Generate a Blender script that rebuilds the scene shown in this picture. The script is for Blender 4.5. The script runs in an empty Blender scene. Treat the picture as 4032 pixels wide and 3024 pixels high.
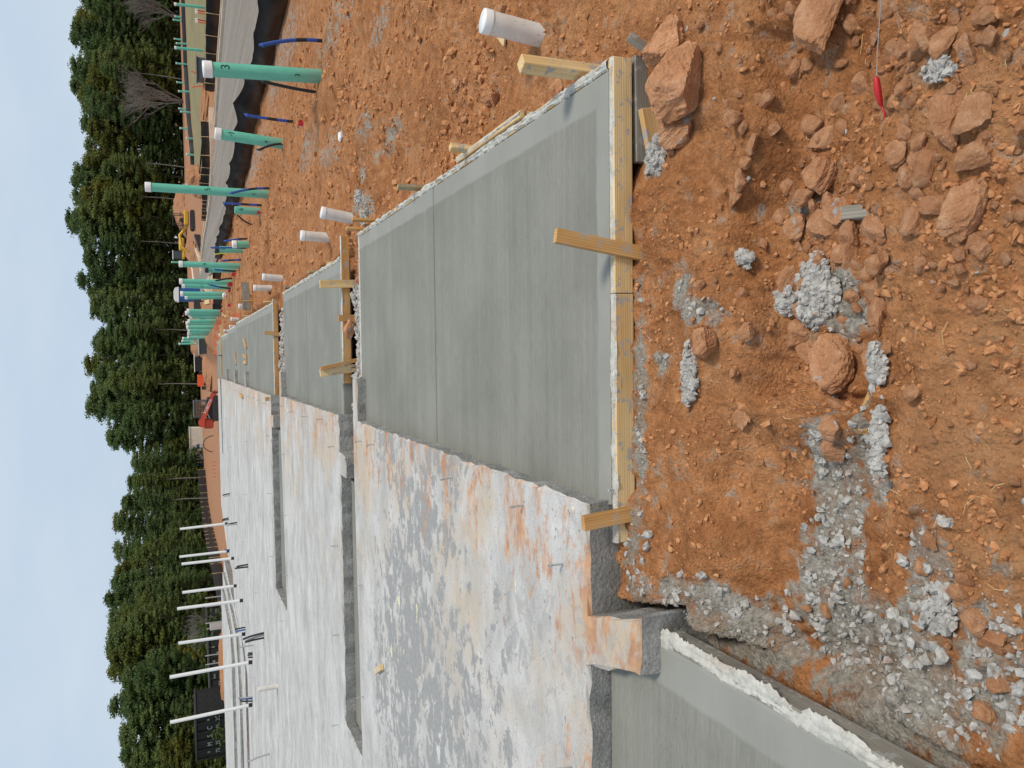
import bpy, bmesh, math, random
import numpy as np
from mathutils import Vector, Matrix

random.seed(7)
RNG = np.random.default_rng(7)
scn = bpy.context.scene
COL = scn.collection

# ------------------------------------------------------------------ camera
CAM_H = 1.67
PITCH, ROLL, YAW = 0.4142767, -0.0290192, -0.0426323
def cam_axes():
    F = Vector((math.sin(YAW) * math.cos(PITCH), math.cos(YAW) * math.cos(PITCH), -math.sin(PITCH)))
    Rt = Vector((math.cos(YAW), -math.sin(YAW), 0))
    U = Rt.cross(F)
    c, s = math.cos(ROLL), math.sin(ROLL)
    return c * Rt + s * U, -s * Rt + c * U, F
_R, _U, _F = cam_axes()
cam_data = bpy.data.cameras.new('camera')
cam_data.sensor_fit = 'HORIZONTAL'
cam_data.sensor_width = 36.0
cam_data.lens = 36.0 * 758.57 / 1024
cam_data.clip_start = 0.05
cam_data.clip_end = 2000
cam = bpy.data.objects.new('camera', cam_data)
COL.objects.link(cam)
# the phone was held upright but the picture is stored on its side: world up points to image left
X_, Y_, Z_ = -_U, _R, -_F
cam.matrix_world = Matrix(((X_.x, Y_.x, Z_.x, 0), (X_.y, Y_.y, Z_.y, 0), (X_.z, Y_.z, Z_.z, CAM_H), (0, 0, 0, 1)))
scn.camera = cam

# ------------------------------------------------------------------ light: hazy overcast day
SUN_EL, SUN_AZ = math.radians(57), math.radians(118)     # azimuth from +Y towards +X
world = bpy.data.worlds.new('World')
scn.world = world
world.use_nodes = True
wn, wl = world.node_tree.nodes, world.node_tree.links
wn.clear()
wout = wn.new('ShaderNodeOutputWorld')
bg = wn.new('ShaderNodeBackground')
sky = wn.new('ShaderNodeTexSky')
sky.sky_type = 'NISHITA'
sky.sun_disc = False
sky.sun_elevation = SUN_EL
sky.sun_rotation = SUN_AZ
sky.dust_density = 3.0
sky.air_density = 1.0
# thin high cloud veil over the blue
tc = wn.new('ShaderNodeTexCoord')
mp = wn.new('ShaderNodeMapping')
mp.inputs['Scale'].default_value = (1.0, 1.0, 3.4)
nz = wn.new('ShaderNodeTexNoise')
nz.inputs['Scale'].default_value = 2.2
nz.inputs['Detail'].default_value = 5
nz.inputs['Roughness'].default_value = 0.55
rp = wn.new('ShaderNodeValToRGB')
rp.color_ramp.elements[0].position = 0.35
rp.color_ramp.elements[0].color = (6.5, 8.2, 10.3, 1)
rp.color_ramp.elements[1].position = 0.72
rp.color_ramp.elements[1].color = (8.3, 9.4, 10.6, 1)
mx = wn.new('ShaderNodeMix')
mx.data_type = 'RGBA'
mx.inputs[0].default_value = 0.85
wl.new(tc.outputs['Generated'], mp.inputs['Vector'])
wl.new(mp.outputs[0], nz.inputs['Vector'])
wl.new(nz.outputs[0], rp.inputs[0])
wl.new(sky.outputs[0], mx.inputs[6])
wl.new(rp.outputs[0], mx.inputs[7])
wl.new(mx.outputs[2], bg.inputs[0])
bg.inputs[1].default_value = 0.085
wl.new(bg.outputs[0], wout.inputs[0])

sun_data = bpy.data.lights.new('sun', 'SUN')
sun_data.energy = 2.5
sun_data.angle = math.radians(11)
sun_data.color = (1.0, 0.93, 0.82)
sun = bpy.data.objects.new('sun', sun_data)
COL.objects.link(sun)
sd = Vector((math.sin(SUN_AZ) * math.cos(SUN_EL), math.cos(SUN_AZ) * math.cos(SUN_EL), math.sin(SUN_EL)))
sun.rotation_euler = sd.to_track_quat('Z', 'Y').to_euler()
sun.location = sd * 50

scn.view_settings.view_transform = 'Standard'
scn.view_settings.look = 'None'
scn.view_settings.exposure = 0.0
scn.view_settings.gamma = 1.0
scn.view_settings.use_curve_mapping = False

# ------------------------------------------------------------------ noise in numpy
def _h(ix, iy, seed):
    n = (ix.astype(np.int64) * 374761393 + iy.astype(np.int64) * 668265263 + seed * 1442695041) & 0xffffffff
    n = ((n ^ (n >> 13)) * 1274126177) & 0xffffffff
    n = ((n ^ (n >> 16)) * 2246822519) & 0xffffffff
    return ((n ^ (n >> 15)) & 0xffffff) / float(0xffffff)
def vnoise(x, y, seed=0):
    ix, iy = np.floor(x), np.floor(y)
    fx, fy = x - ix, y - iy
    fx, fy = fx * fx * fx * (fx * (fx * 6 - 15) + 10), fy * fy * fy * (fy * (fy * 6 - 15) + 10)
    a, b = _h(ix, iy, seed), _h(ix + 1, iy, seed)
    c, d = _h(ix, iy + 1, seed), _h(ix + 1, iy + 1, seed)
    return (a + (b - a) * fx) + ((c + (d - c) * fx) - (a + (b - a) * fx)) * fy - 0.5
def fbm(x, y, f, oct=4, seed=0, gain=0.5):
    r, a = 0, 1.0
    for o in range(oct):
        r = r + a * vnoise(x * f + 17.3 * o, y * f - 9.1 * o, seed + o)
        f *= 2.03; a *= gain
    return r
def worley(x, y, f, seed=0):
    """distance to nearest and id of nearest jittered point"""
    X, Y = x * f, y * f
    ix, iy = np.floor(X), np.floor(Y)
    best = np.full(np.shape(X), 9.0); sec = np.full(np.shape(X), 9.0); idv = np.zeros(np.shape(X))
    for dx in (-1, 0, 1):
        for dy in (-1, 0, 1):
            cx, cy = ix + dx, iy + dy
            px, py = cx + _h(cx, cy, seed), cy + _h(cx, cy, seed + 7)
            d = np.hypot(px - X, py - Y)
            k = _h(cx, cy, seed + 13)
            sec = np.where(d < best, best, np.minimum(sec, d))
            idv = np.where(d < best, k, idv)
            best = np.minimum(best, d)
    return best, sec, idv
def sm(a, b, x):
    t = np.clip((np.asarray(x, float) - a) / (b - a), 0, 1)
    return t * t * (3 - 2 * t)

# ------------------------------------------------------------------ object helpers
def tag(o, label=None, cat=None, group=None, kind=None):
    if label: o['label'] = label
    if cat: o['category'] = cat
    if group: o['group'] = group
    if kind: o['kind'] = kind
    return o
def thing(name, label, cat, loc=(0, 0, 0), rotz=0.0, group=None):
    o = bpy.data.objects.new(name, None)
    o.empty_display_size = 0.1
    COL.objects.link(o)
    o.location = loc
    o.rotation_euler = (0, 0, rotz)
    return tag(o, label, cat, group)
def link_mesh(name, me, mat=None, parent=None):
    o = bpy.data.objects.new(name, me)
    COL.objects.link(o)
    if mat is not None and not me.materials:
        me.materials.append(mat)
    if parent is not None:
        o.parent = parent
    return o
def np_mesh(name, verts, faces, smooth=True):
    """faces: (n,3) or (n,4) int array"""
    me = bpy.data.meshes.new(name)
    verts = np.asarray(verts, np.float32); faces = np.asarray(faces, np.int32)
    n, k = faces.shape
    me.vertices.add(len(verts)); me.vertices.foreach_set('co', verts.ravel())
    me.loops.add(n * k); me.loops.foreach_set('vertex_index', faces.ravel())
    me.polygons.add(n)
    me.polygons.foreach_set('loop_start', np.arange(0, n * k, k, dtype=np.int32))
    me.polygons.foreach_set('loop_total', np.full(n, k, np.int32))
    me.polygons.foreach_set('use_smooth', np.full(n, bool(smooth)))
    me.update(calc_edges=True)
    me.validate()
    return me
def copy_tree(o, parent=None):
    c = o.copy(); COL.objects.link(c)
    c.parent = parent
    for ch in list(o.children):
        copy_tree(ch, c)
    return c

class MB:
    """collects simple solids, builds ONE mesh object"""
    def __init__(s): s.v = []; s.f = []; s.sm = []
    def add(s, vs, fs, smooth=False):
        b = len(s.v); s.v += [tuple(v) for v in vs]
        s.f += [tuple(i + b for i in f) for f in fs]; s.sm += [smooth] * len(fs)
        return s
    def box(s, lo, hi, bev=0.0, M=None):
        x0, y0, z0 = lo; x1, y1, z1 = hi
        if bev <= 0:
            vs = [(x0,y0,z0),(x1,y0,z0),(x1,y1,z0),(x0,y1,z0),(x0,y0,z1),(x1,y0,z1),(x1,y1,z1),(x0,y1,z1)]
            fs = [(0,3,2,1),(4,5,6,7),(0,1,5,4),(1,2,6,5),(2,3,7,6),(3,0,4,7)]
        else:
            bm = bmesh.new()
            bmesh.ops.create_cube(bm, size=1)
            for v in bm.verts:
                v.co = Vector(((x0+x1)/2 + v.co.x*(x1-x0), (y0+y1)/2 + v.co.y*(y1-y0), (z0+z1)/2 + v.co.z*(z1-z0)))
            bmesh.ops.bevel(bm, geom=bm.edges[:], offset=bev, segments=1, affect='EDGES')
            bm.verts.index_update()
            vs = [v.co.copy() for v in bm.verts]; fs = [[v.index for v in f.verts] for f in bm.faces]
            bm.free()
        if M is not None: vs = [M @ Vector(v) for v in vs]
        return s.add(vs, fs)
    def tube(s, pts, rad, n=8, caps=True, smooth=True):
        pts = [Vector(p) for p in pts]
        rads = rad if isinstance(rad, (list, tuple)) else [rad] * len(pts)
        vs = []; fs = []
        ref = None
        for i, p in enumerate(pts):
            d = (pts[min(i+1, len(pts)-1)] - pts[max(i-1, 0)])
            if d.length < 1e-9: d = Vector((0,0,1))
            d.normalize()
            if ref is None:
                ref = Vector((1,0,0)) if abs(d.x) < 0.9 else Vector((0,1,0))
            a = (ref - d * ref.dot(d)).normalized(); b = d.cross(a); ref = a
            for k in range(n):
                t = 2*math.pi*k/n
                vs.append(p + (a*math.cos(t) + b*math.sin(t)) * rads[i])
        for i in range(len(pts)-1):
            for k in range(n):
                fs.append((i*n+k, i*n+(k+1) % n, (i+1)*n+(k+1) % n, (i+1)*n+k))
        s.add(vs, fs, smooth)
        if caps:
            s.add([v for v in vs[:n]], [tuple(range(n-1, -1, -1))])
            s.add([v for v in vs[-n:]], [tuple(range(n))])
        return s
    def prism(s, poly, z0, z1, M=None):
        n = len(poly)
        vs = [(x, y, z0) for x, y in poly] + [(x, y, z1) for x, y in poly]
        if M is not None: vs = [M @ Vector(v) for v in vs]
        fs = [tuple(range(n-1, -1, -1)), tuple(range(n, 2*n))] + [(i, (i+1) % n, n+(i+1) % n, n+i) for i in range(n)]
        return s.add(vs, fs)
    def mesh(s, name):
        me = bpy.data.meshes.new(name)
        me.from_pydata([tuple(v) for v in s.v], [], s.f)
        me.polygons.foreach_set('use_smooth', s.sm)
        me.update()
        return me
    def build(s, name, mat, parent=None):
        return link_mesh(name, s.mesh(name), mat, parent)
XZ = Matrix(((1,0,0,0),(0,0,-1,0),(0,1,0,0),(0,0,0,1)))     # poly in XZ, extruded along -Y

# ------------------------------------------------------------------ material helpers
class NT:
    def __init__(s, name, rough=0.8, spec=0.3):
        s.m = bpy.data.materials.new(name); s.m.use_nodes = True
        s.n = s.m.node_tree.nodes; s.l = s.m.node_tree.links
        s.b = s.n['Principled BSDF']
        s.b.inputs['Roughness'].default_value = rough
        s.b.inputs['Specular IOR Level'].default_value = spec
        s._tc = None
    def set(s, inp, v):
        if hasattr(v, 'links') or hasattr(v, 'is_output'): s.l.new(v, inp)
        else: inp.default_value = v
    def co(s, kind='Object'):
        if kind == 'Position':
            return s.n.new('ShaderNodeNewGeometry').outputs['Position']
        if s._tc is None: s._tc = s.n.new('ShaderNodeTexCoord')
        return s._tc.outputs[kind]
    def map(s, vec, scale=(1,1,1), loc=(0,0,0), rot=(0,0,0)):
        m = s.n.new('ShaderNodeMapping'); s.l.new(vec, m.inputs['Vector'])
        m.inputs['Scale'].default_value = scale; m.inputs['Location'].default_value = loc; m.inputs['Rotation'].default_value = rot
        return m.outputs[0]
    def noise(s, vec, scale=5, detail=4, rough=0.5, dist=0.0):
        t = s.n.new('ShaderNodeTexNoise'); s.l.new(vec, t.inputs['Vector'])
        t.inputs['Scale'].default_value = scale; t.inputs['Detail'].default_value = detail
        t.inputs['Roughness'].default_value = rough; t.inputs['Distortion'].default_value = dist
        return t.outputs[0]
    def voro(s, vec, scale=5, feature='F1', out='Distance', rnd=1.0):
        t = s.n.new('ShaderNodeTexVoronoi'); t.feature = feature; s.l.new(vec, t.inputs['Vector'])
        t.inputs['Scale'].default_value = scale; t.inputs['Randomness'].default_value = rnd
        return t.outputs[out]
    def ramp(s, fac, stops, interp='LINEAR'):
        r = s.n.new('ShaderNodeValToRGB'); r.color_ramp.interpolation = interp
        e = r.color_ramp.elements
        while len(e) < len(stops): e.new(0.5)
        for k, (p, c) in enumerate(stops):
            e[k].position = p
            e[k].color = (c, c, c, 1) if isinstance(c, (int, float)) else (*c, 1)
        s.set(r.inputs[0], fac)
        return r.outputs[0]
    def mix(s, a, b, fac, mode='MIX'):
        m = s.n.new('ShaderNodeMix'); m.data_type = 'RGBA'; m.blend_type = mode
        s.set(m.inputs[0], fac)
        for i, v in ((6, a), (7, b)):
            if isinstance(v, (tuple, list)): m.inputs[i].default_value = (*v, 1) if len(v) == 3 else v
            else: s.l.new(v, m.inputs[i])
        return m.outputs[2]
    def math(s, op, a, b=0.0, c=0.0):
        m = s.n.new('ShaderNodeMath'); m.operation = op
        for i, v in enumerate((a, b, c)): s.set(m.inputs[i], v)
        return m.outputs[0]
    def attr(s, name):
        a = s.n.new('ShaderNodeAttribute'); a.attribute_name = name
        return a.outputs['Fac']
    def rand(s):
        return s.n.new('ShaderNodeObjectInfo').outputs['Random']
    def sep(s, vec):
        x = s.n.new('ShaderNodeSeparateXYZ'); s.l.new(vec, x.inputs[0]); return x.outputs
    def dist(s, vec, p):
        m = s.n.new('ShaderNodeVectorMath'); m.operation = 'DISTANCE'; s.l.new(vec, m.inputs[0]); m.inputs[1].default_value = p
        return m.outputs['Value']
    def rng(s, v, a, b, c=0.0, d=1.0, smooth=True):
        m = s.n.new('ShaderNodeMapRange'); m.interpolation_type = 'SMOOTHSTEP' if smooth else 'LINEAR'
        s.set(m.inputs[0], v)
        for i, q in enumerate((a, b, c, d)): m.inputs[i+1].default_value = q
        return m.outputs[0]
    def col(s, c):
        if isinstance(c, (tuple, list)): s.b.inputs['Base Color'].default_value = (*c, 1)
        else: s.l.new(c, s.b.inputs['Base Color'])
        return s
    def rough(s, v): s.set(s.b.inputs['Roughness'], v); return s
    def bump(s, h, strength=0.5, dist=0.01, prev=None):
        b = s.n.new('ShaderNodeBump'); b.inputs['Strength'].default_value = strength; b.inputs['Distance'].default_value = dist
        s.l.new(h, b.inputs['Height'])
        if prev is not None: s.l.new(prev, b.inputs['Normal'])
        s.l.new(b.outputs[0], s.b.inputs['Normal'])
        return b.outputs[0]
def simple(name, c, rough=0.6, spec=0.4, metal=0.0, var=0.15, scale=12.0, dirt=None, dirt_amt=0.5, dirt_scale=6.0, bump=0.0):
    t = NT(name, rough, spec)
    v = t.co('Object')
    n = t.noise(v, scale, 4, 0.6)
    c2 = tuple(x * (1 - var) for x in c); c3 = tuple(min(1, x * (1 + var)) for x in c)
    o = t.ramp(n, [(0.3, c2), (0.7, c3)])
    if dirt:
        m = t.ramp(t.noise(v, dirt_scale, 6, 0.7), [(0.5, 0.0), (0.75, dirt_amt)])
        o = t.mix(o, dirt, m)
    t.col(o)
    t.b.inputs['Metallic'].default_value = metal
    if bump: t.bump(t.noise(v, scale * 6, 4, 0.7), bump, 0.004)
    return t.m
# ------------------------------------------------------------------ materials
def clay_colours(t, v, dark=1.0):
    big = t.noise(v, 0.9, 5, 0.6)
    mid = t.noise(v, 7.0, 6, 0.65)
    fine = t.noise(v, 60.0, 4, 0.7)
    a = t.ramp(big, [(0.32, (0.30*dark, 0.118*dark, 0.045*dark)), (0.5, (0.49*dark, 0.215*dark, 0.085*dark)), (0.68, (0.60*dark, 0.31*dark, 0.15*dark))])
    b = t.ramp(mid, [(0.32, (0.24*dark, 0.080*dark, 0.027*dark)), (0.55, (0.49*dark, 0.215*dark, 0.088*dark)), (0.75, (0.68*dark, 0.37*dark, 0.19*dark))])
    o = t.mix(a, b, 0.55)
    c = t.ramp(t.noise(v, 19.0, 5, 0.75), [(0.33, 0.62), (0.52, 1.02), (0.72, 1.28)])  # soil mottling, with clod shadows painted in as darker spots
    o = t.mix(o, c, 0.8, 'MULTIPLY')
    f = t.ramp(fine, [(0.3, 0.82), (0.7, 1.38)])
    return t.mix(o, f, 0.75, 'MULTIPLY'), mid, fine

t = NT('clay_soil', 0.95, 0.1)
v = t.co('Position')
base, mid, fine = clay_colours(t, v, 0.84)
gmask = t.attr('cement')
gn = t.noise(v, 14.0, 6, 0.7)
gm = t.math('MULTIPLY', gmask, 1.5)
gm = t.math('ADD', gm, t.rng(gn, 0.3, 0.7, -0.8, 0.45))
gm = t.math('ADD', gm, t.rng(t.noise(v, 3.5, 4, 0.6), 0.35, 0.65, -0.35, 0.2))
gm = t.rng(gm, 0.1, 0.95)
gcol = t.ramp(t.noise(v, 45.0, 5, 0.7), [(0.28, (0.16, 0.142, 0.115)), (0.5, (0.335, 0.305, 0.255)), (0.72, (0.52, 0.48, 0.42))])
gcol = t.mix(gcol, (0.30, 0.17, 0.09), t.rng(t.noise(v, 5.0, 5, 0.65), 0.45, 0.70, 0.0, 0.7))
# pale pinkish far clay, out beyond the road
dus = t.math('MULTIPLY', t.rng(t.sep(v)[1], 1.15, 1.75, 1.0, 0.0), t.rng(t.noise(v, 3.0, 4, 0.6), 0.35, 0.65))
base = t.mix(base, (0.45, 0.245, 0.12), t.math('MULTIPLY', dus, 0.6))
far = t.rng(t.sep(v)[1], 28, 80)
base = t.mix(base, (0.36, 0.19, 0.11), t.math('MULTIPLY', far, 0.75))
t.col(t.mix(base, gcol, gm))
h = t.math('ADD', t.math('MULTIPLY', t.noise(v, 38.0, 6, 0.72), 1.0), t.math('MULTIPLY', t.voro(v, 85.0), -0.5))
p = t.bump(t.noise(v, 9.0, 7, 0.75), 0.55, 0.07)
t.bump(h, 0.7, 0.02, p)
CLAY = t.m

def rock_mat(name, splash=0.0, tint=(1, 1, 1)):
    t = NT(name, 0.93, 0.12)
    v = t.co('Object')
    rnd = t.rand()
    m = t.n.new('ShaderNodeVectorMath'); m.operation = 'ADD'; t.l.new(v, m.inputs[0])
    cmb = t.n.new('ShaderNodeCombineXYZ')
    for i in range(3): t.l.new(t.math('MULTIPLY', rnd, 17.0 * (i + 1)), cmb.inputs[i])
    t.l.new(cmb.outputs[0], m.inputs[1])
    v = m.outputs[0]
    a = t.ramp(t.noise(v, 2.6, 6, 0.65), [(0.3, tuple(x*y for x, y in zip((0.46, 0.205, 0.098), tint))), (0.5, tuple(x*y for x, y in zip((0.60, 0.295, 0.148), tint))), (0.72, tuple(x*y for x, y in zip((0.74, 0.43, 0.25), tint)))])
    b = t.ramp(t.noise(v, 22.0, 6, 0.78), [(0.3, 0.66), (0.72, 1.25)])
    o = t.mix(a, b, 0.8, 'MULTIPLY')
    o = t.mix(o, (0.36, 0.12, 0.045), t.math('MULTIPLY', t.rng(rnd, 0.5, 1.0), 0.22))
    if splash > 0:
        sp = t.rng(t.noise(v, 2.4, 7, 0.72), 0.67 - splash * 0.10, 0.71 - splash * 0.10)
        o = t.mix(o, t.ramp(t.noise(v, 60, 3), [(0.3, (0.36, 0.35, 0.33)), (0.7, (0.6, 0.59, 0.56))]), sp)
    t.col(o)
    p = t.bump(t.noise(v, 5.0, 8, 0.75), 0.75, 0.032)
    t.bump(t.noise(v, 30.0, 4, 0.7), 0.5, 0.004, p)
    return t.m
ROCK = rock_mat('clay_rock')
ROCK_S = rock_mat('clay_rock_cement_smeared', 0.9)

t = NT('cement_crumbs', 0.95, 0.1)
v = t.co('Position')
o = t.ramp(t.noise(v, 40, 4, 0.7), [(0.3, (0.27, 0.25, 0.225)), (0.55, (0.44, 0.42, 0.385)), (0.75, (0.60, 0.575, 0.53))])
o = t.mix(o, (0.40, 0.19, 0.09), t.rng(t.noise(v, 18, 4, 0.7), 0.58, 0.72, 0, 0.55))
t.col(o); t.bump(t.noise(v, 160, 4, 0.7), 0.5, 0.005)
CRUMB = t.m

t = NT('clay_crumbs', 0.95, 0.1)
v = t.co('Position')
o = t.ramp(t.noise(v, 33, 4, 0.7), [(0.3, (0.32, 0.125, 0.05)), (0.5, (0.47, 0.215, 0.093)), (0.72, (0.60, 0.33, 0.17))])
t.col(o); t.bump(t.noise(v, 180, 4, 0.7), 0.5, 0.004)
CCRUMB = t.m

# broomed fresh concrete
def patio_mat(name, x0, x1, y0, y1, band=0.13):
    t = NT(name, 0.82, 0.25)
    v = t.co('Position')
    st = t.noise(t.map(v, (1.2, 34, 1)), 1.0, 5, 0.6)
    st2 = t.noise(t.map(v, (0.35, 5.0, 1), (3, 1, 0)), 1.0, 3, 0.5)
    fine = t.noise(t.map(v, (14, 170, 14)), 1.0, 4, 0.7)
    bl = t.noise(v, 1.3, 4, 0.55)
    o = t.ramp(bl, [(0.3, (0.198, 0.196, 0.163)), (0.7, (0.255, 0.249, 0.212))])
    o = t.mix(o, t.ramp(st2, [(0.3, 0.92), (0.7, 1.07)]), 0.9, 'MULTIPLY')
    o = t.mix(o, t.ramp(st, [(0.25, 0.88), (0.75, 1.1)]), 0.8, 'MULTIPLY')
    o = t.mix(o, t.ramp(fine, [(0.25, 0.76), (0.75, 1.16)]), 0.9, 'MULTIPLY')
    # pock marks
    pk = t.rng(t.noise(v, 95, 2, 0.5), 0.31, 0.35, 1.0, 0.0)
    pk = t.math('MULTIPLY', pk, t.rng(t.noise(v, 4, 3), 0.45, 0.65))
    o = t.mix(o, (0.10, 0.10, 0.09), t.math('MULTIPLY', pk, 0.7))
    s = t.sep(v)
    wob = t.math('MULTIPLY', t.math('SUBTRACT', t.noise(v, 5, 3), 0.5), 0.03)
    e1 = t.rng(t.math('ADD', s[0], wob), x1 - band - 0.012, x1 - band + 0.012)
    e2 = t.rng(t.math('ADD', s[1], wob), y0 + band * 0.75 - 0.01, y0 + band * 0.75 + 0.01, 1.0, 0.0)
    e = t.math('MAXIMUM', e1, e2)
    o = t.mix(o, t.ramp(t.noise(v, 3, 4), [(0.3, (0.265, 0.260, 0.23)), (0.7, (0.315, 0.308, 0.275))]), t.math('MULTIPLY', e, 0.75))
    t.col(o)
    hgt = t.math('MULTIPLY', t.math('ADD', fine, t.math('MULTIPLY', st, 0.6)), t.rng(e, 0, 1, 1.0, 0.25))
    t.bump(hgt, 0.35, 0.004)
    return t.m

# dusty white building slab
t = NT('dusty_slab_concrete', 0.9, 0.15)
v = t.co('Position')
n1 = t.noise(t.map(v, (0.55, 1.0, 1)), 3.2, 8, 0.68, 0.4)
o = t.ramp(n1, [(0.28, (0.33, 0.315, 0.29)), (0.5, (0.485, 0.468, 0.44)), (0.72, (0.61, 0.595, 0.57))])
sp = t.noise(v, 80, 4, 0.75)
o = t.mix(o, t.ramp(sp, [(0.28, 0.6), (0.5, 1.0), (0.75, 1.1)]), 0.7, 'MULTIPLY')
# beige tint near the patio side
be = t.rng(t.noise(v, 1.4, 4, 0.6), 0.42, 0.65)
be = t.math('MULTIPLY', be, t.rng(t.sep(v)[0], -3.2, -0.8))
o = t.mix(o, (0.50, 0.38, 0.25), t.math('MULTIPLY', be, 0.7))
# far part of the slab: longer, flatter streaks
st = t.noise(t.map(v, (0.10, 0.9, 1)), 2.0, 5, 0.6)
o = t.mix(o, t.ramp(st, [(0.3, 0.78), (0.6, 1.06)]), t.rng(t.sep(v)[1], 7, 14, 0.1, 0.75), 'MULTIPLY')
fl = t.rng(t.noise(t.map(v, (0.75, 1.25, 1)), 15, 9, 0.72, 0.3), 0.53, 0.60)
o = t.mix(o, (0.40, 0.39, 0.375), t.math('MULTIPLY', fl, t.rng(t.sep(v)[1], 6, 16, 0.62, 0.2)))
# bare grey patches where the dust has worn off
d = t.dist(t.map(v, (0.55, 1.0, 0)), (-1.35, 5.2, 0))
reg = t.rng(d, 0.4, 2.1, 1.0, 0.0)
gp = t.noise(t.map(v, (0.85, 1.15, 1)), 7.5, 10, 0.72, 0.3)
gmask = t.rng(t.math('ADD', gp, t.math('ADD', t.math('MULTIPLY', reg, 0.12), t.rng(t.noise(v, 1.1, 3, 0.5), 0.3, 0.7, -0.07, 0.07))), 0.585, 0.605)
gmask = t.math('MULTIPLY', gmask, t.rng(reg, 0.02, 0.3, 0.45, 1.0))
o = t.mix(o, t.ramp(t.noise(v, 30, 4), [(0.3, (0.27, 0.265, 0.255)), (0.7, (0.33, 0.325, 0.315))]), gmask)
# red clay stains along the edges
edge = t.math('MAXIMUM', t.rng(t.sep(v)[0], -1.9, -0.7), t.rng(t.sep(v)[1], 2.8, 3.9, 1.0, 0.0))
os_ = t.noise(t.map(v, (0.5, 1.15, 1)), 4.6, 10, 0.8, 0.4)
om = t.rng(t.math('ADD', os_, t.math('MULTIPLY', edge, 0.15)), 0.635, 0.73)
o = t.mix(o, t.ramp(t.noise(v, 16, 4), [(0.3, (0.36, 0.13, 0.045)), (0.7, (0.60, 0.32, 0.15))]), t.math('MULTIPLY', om, 0.75))
# pale yellow overspray
ye = t.rng(t.math('ADD', t.noise(t.map(v, (0.7, 1.4, 1)), 4.5, 6, 0.65), t.rng(t.dist(t.map(v, (0.6, 1, 0)), (-1.4, 5.8, 0)), 0.1, 0.7, 0.07, 0.0)), 0.695, 0.712)
o = t.mix(o, (0.74, 0.68, 0.42), t.math('MULTIPLY', ye, 0.8))
# dark specks
sk = t.rng(t.noise(t.map(v, (0.7, 1, 1)), 36, 3, 0.6), 0.29, 0.33, 1.0, 0.0)
o = t.mix(o, (0.20, 0.18, 0.16), t.math('MULTIPLY', sk, 0.8))
t.col(o)
t.bump(t.math('ADD', t.math('MULTIPLY', sp, 0.6), n1), 0.35, 0.006)
SLAB = t.m

t = NT('rough_concrete_side', 0.95, 0.12)
v = t.co('Position')
o = t.ramp(t.noise(v, 6, 6, 0.65), [(0.3, (0.23, 0.225, 0.205)), (0.55, (0.36, 0.35, 0.325)), (0.75, (0.50, 0.485, 0.455))])
o = t.mix(o, t.ramp(t.noise(v, 70, 4, 0.7), [(0.3, 0.65), (0.7, 1.2)]), 0.8, 'MULTIPLY')
t.col(o)
p = t.bump(t.noise(v, 22, 6, 0.75), 0.8, 0.03)
t.bump(t.voro(v, 60), 0.35, 0.01, p)
SIDE = t.m

def wood_mat(name, c1, c2, c3, dirt=0.3):
    t = NT(name, 0.75, 0.2)
    v = t.co('Object')
    rnd = t.rand()
    ad = t.n.new('ShaderNodeVectorMath'); ad.operation = 'ADD'; t.l.new(v, ad.inputs[0])
    cm = t.n.new('ShaderNodeCombineXYZ')
    for i in range(3): t.l.new(t.math('MULTIPLY', rnd, 5.0 + 3 * i), cm.inputs[i])
    t.l.new(cm.outputs[0], ad.inputs[1]); v = ad.outputs[0]
    warp = t.noise(t.map(v, (1.6, 9, 9)), 1.0, 3, 0.5)
    gr = t.noise(t.map(v, (1.5, 95, 95)), 1.0, 4, 0.6, 0.5)
    wv = t.n.new('ShaderNodeTexWave'); wv.wave_type = 'BANDS'; wv.bands_direction = 'Y'
    t.l.new(t.map(v, (0.8, 28, 20)), wv.inputs['Vector']); wv.inputs['Scale'].default_value = 1.0
    wv.inputs['Distortion'].default_value = 5.0; wv.inputs['Detail'].default_value = 3; wv.inputs['Detail Scale'].default_value = 0.7
    o = t.ramp(warp, [(0.3, c1), (0.5, c2), (0.72, c3)])
    o = t.mix(o, t.ramp(gr, [(0.3, 0.80), (0.7, 1.08)]), 0.7, 'MULTIPLY')
    o = t.mix(o, t.ramp(wv.outputs[1], [(0.1, 0.74), (0.6, 1.05)]), 0.6, 'MULTIPLY')
    kn = t.rng(t.voro(t.map(v, (2.2, 11, 0.0)), 1.0), 0.06, 0.13, 1.0, 0.0)
    o = t.mix(o, (0.11, 0.055, 0.025), t.math('MULTIPLY', kn, 0.8))
    dm = t.rng(t.noise(v, 14, 7, 0.75), 0.55, 0.58, 0, dirt * 1.8)
    o = t.mix(o, (0.36, 0.35, 0.33), dm)
    t.col(o); t.bump(gr, 0.3, 0.003)
    return t.m
PINE = wood_mat('pine_lumber', (0.60, 0.36, 0.145), (0.72, 0.50, 0.235), (0.80, 0.60, 0.33), 0.5)
PINE2 = wood_mat('stained_pine_stake', (0.42, 0.20, 0.06), (0.55, 0.30, 0.105), (0.65, 0.41, 0.18), 0.35)
GREYWOOD = wood_mat('weathered_grey_wood', (0.19, 0.17, 0.14), (0.27, 0.245, 0.20), (0.34, 0.30, 0.24), 0.4)
TREATED = wood_mat('greenish_treated_stake', (0.32, 0.24, 0.12), (0.42, 0.32, 0.17), (0.50, 0.40, 0.23), 0.3)

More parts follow.
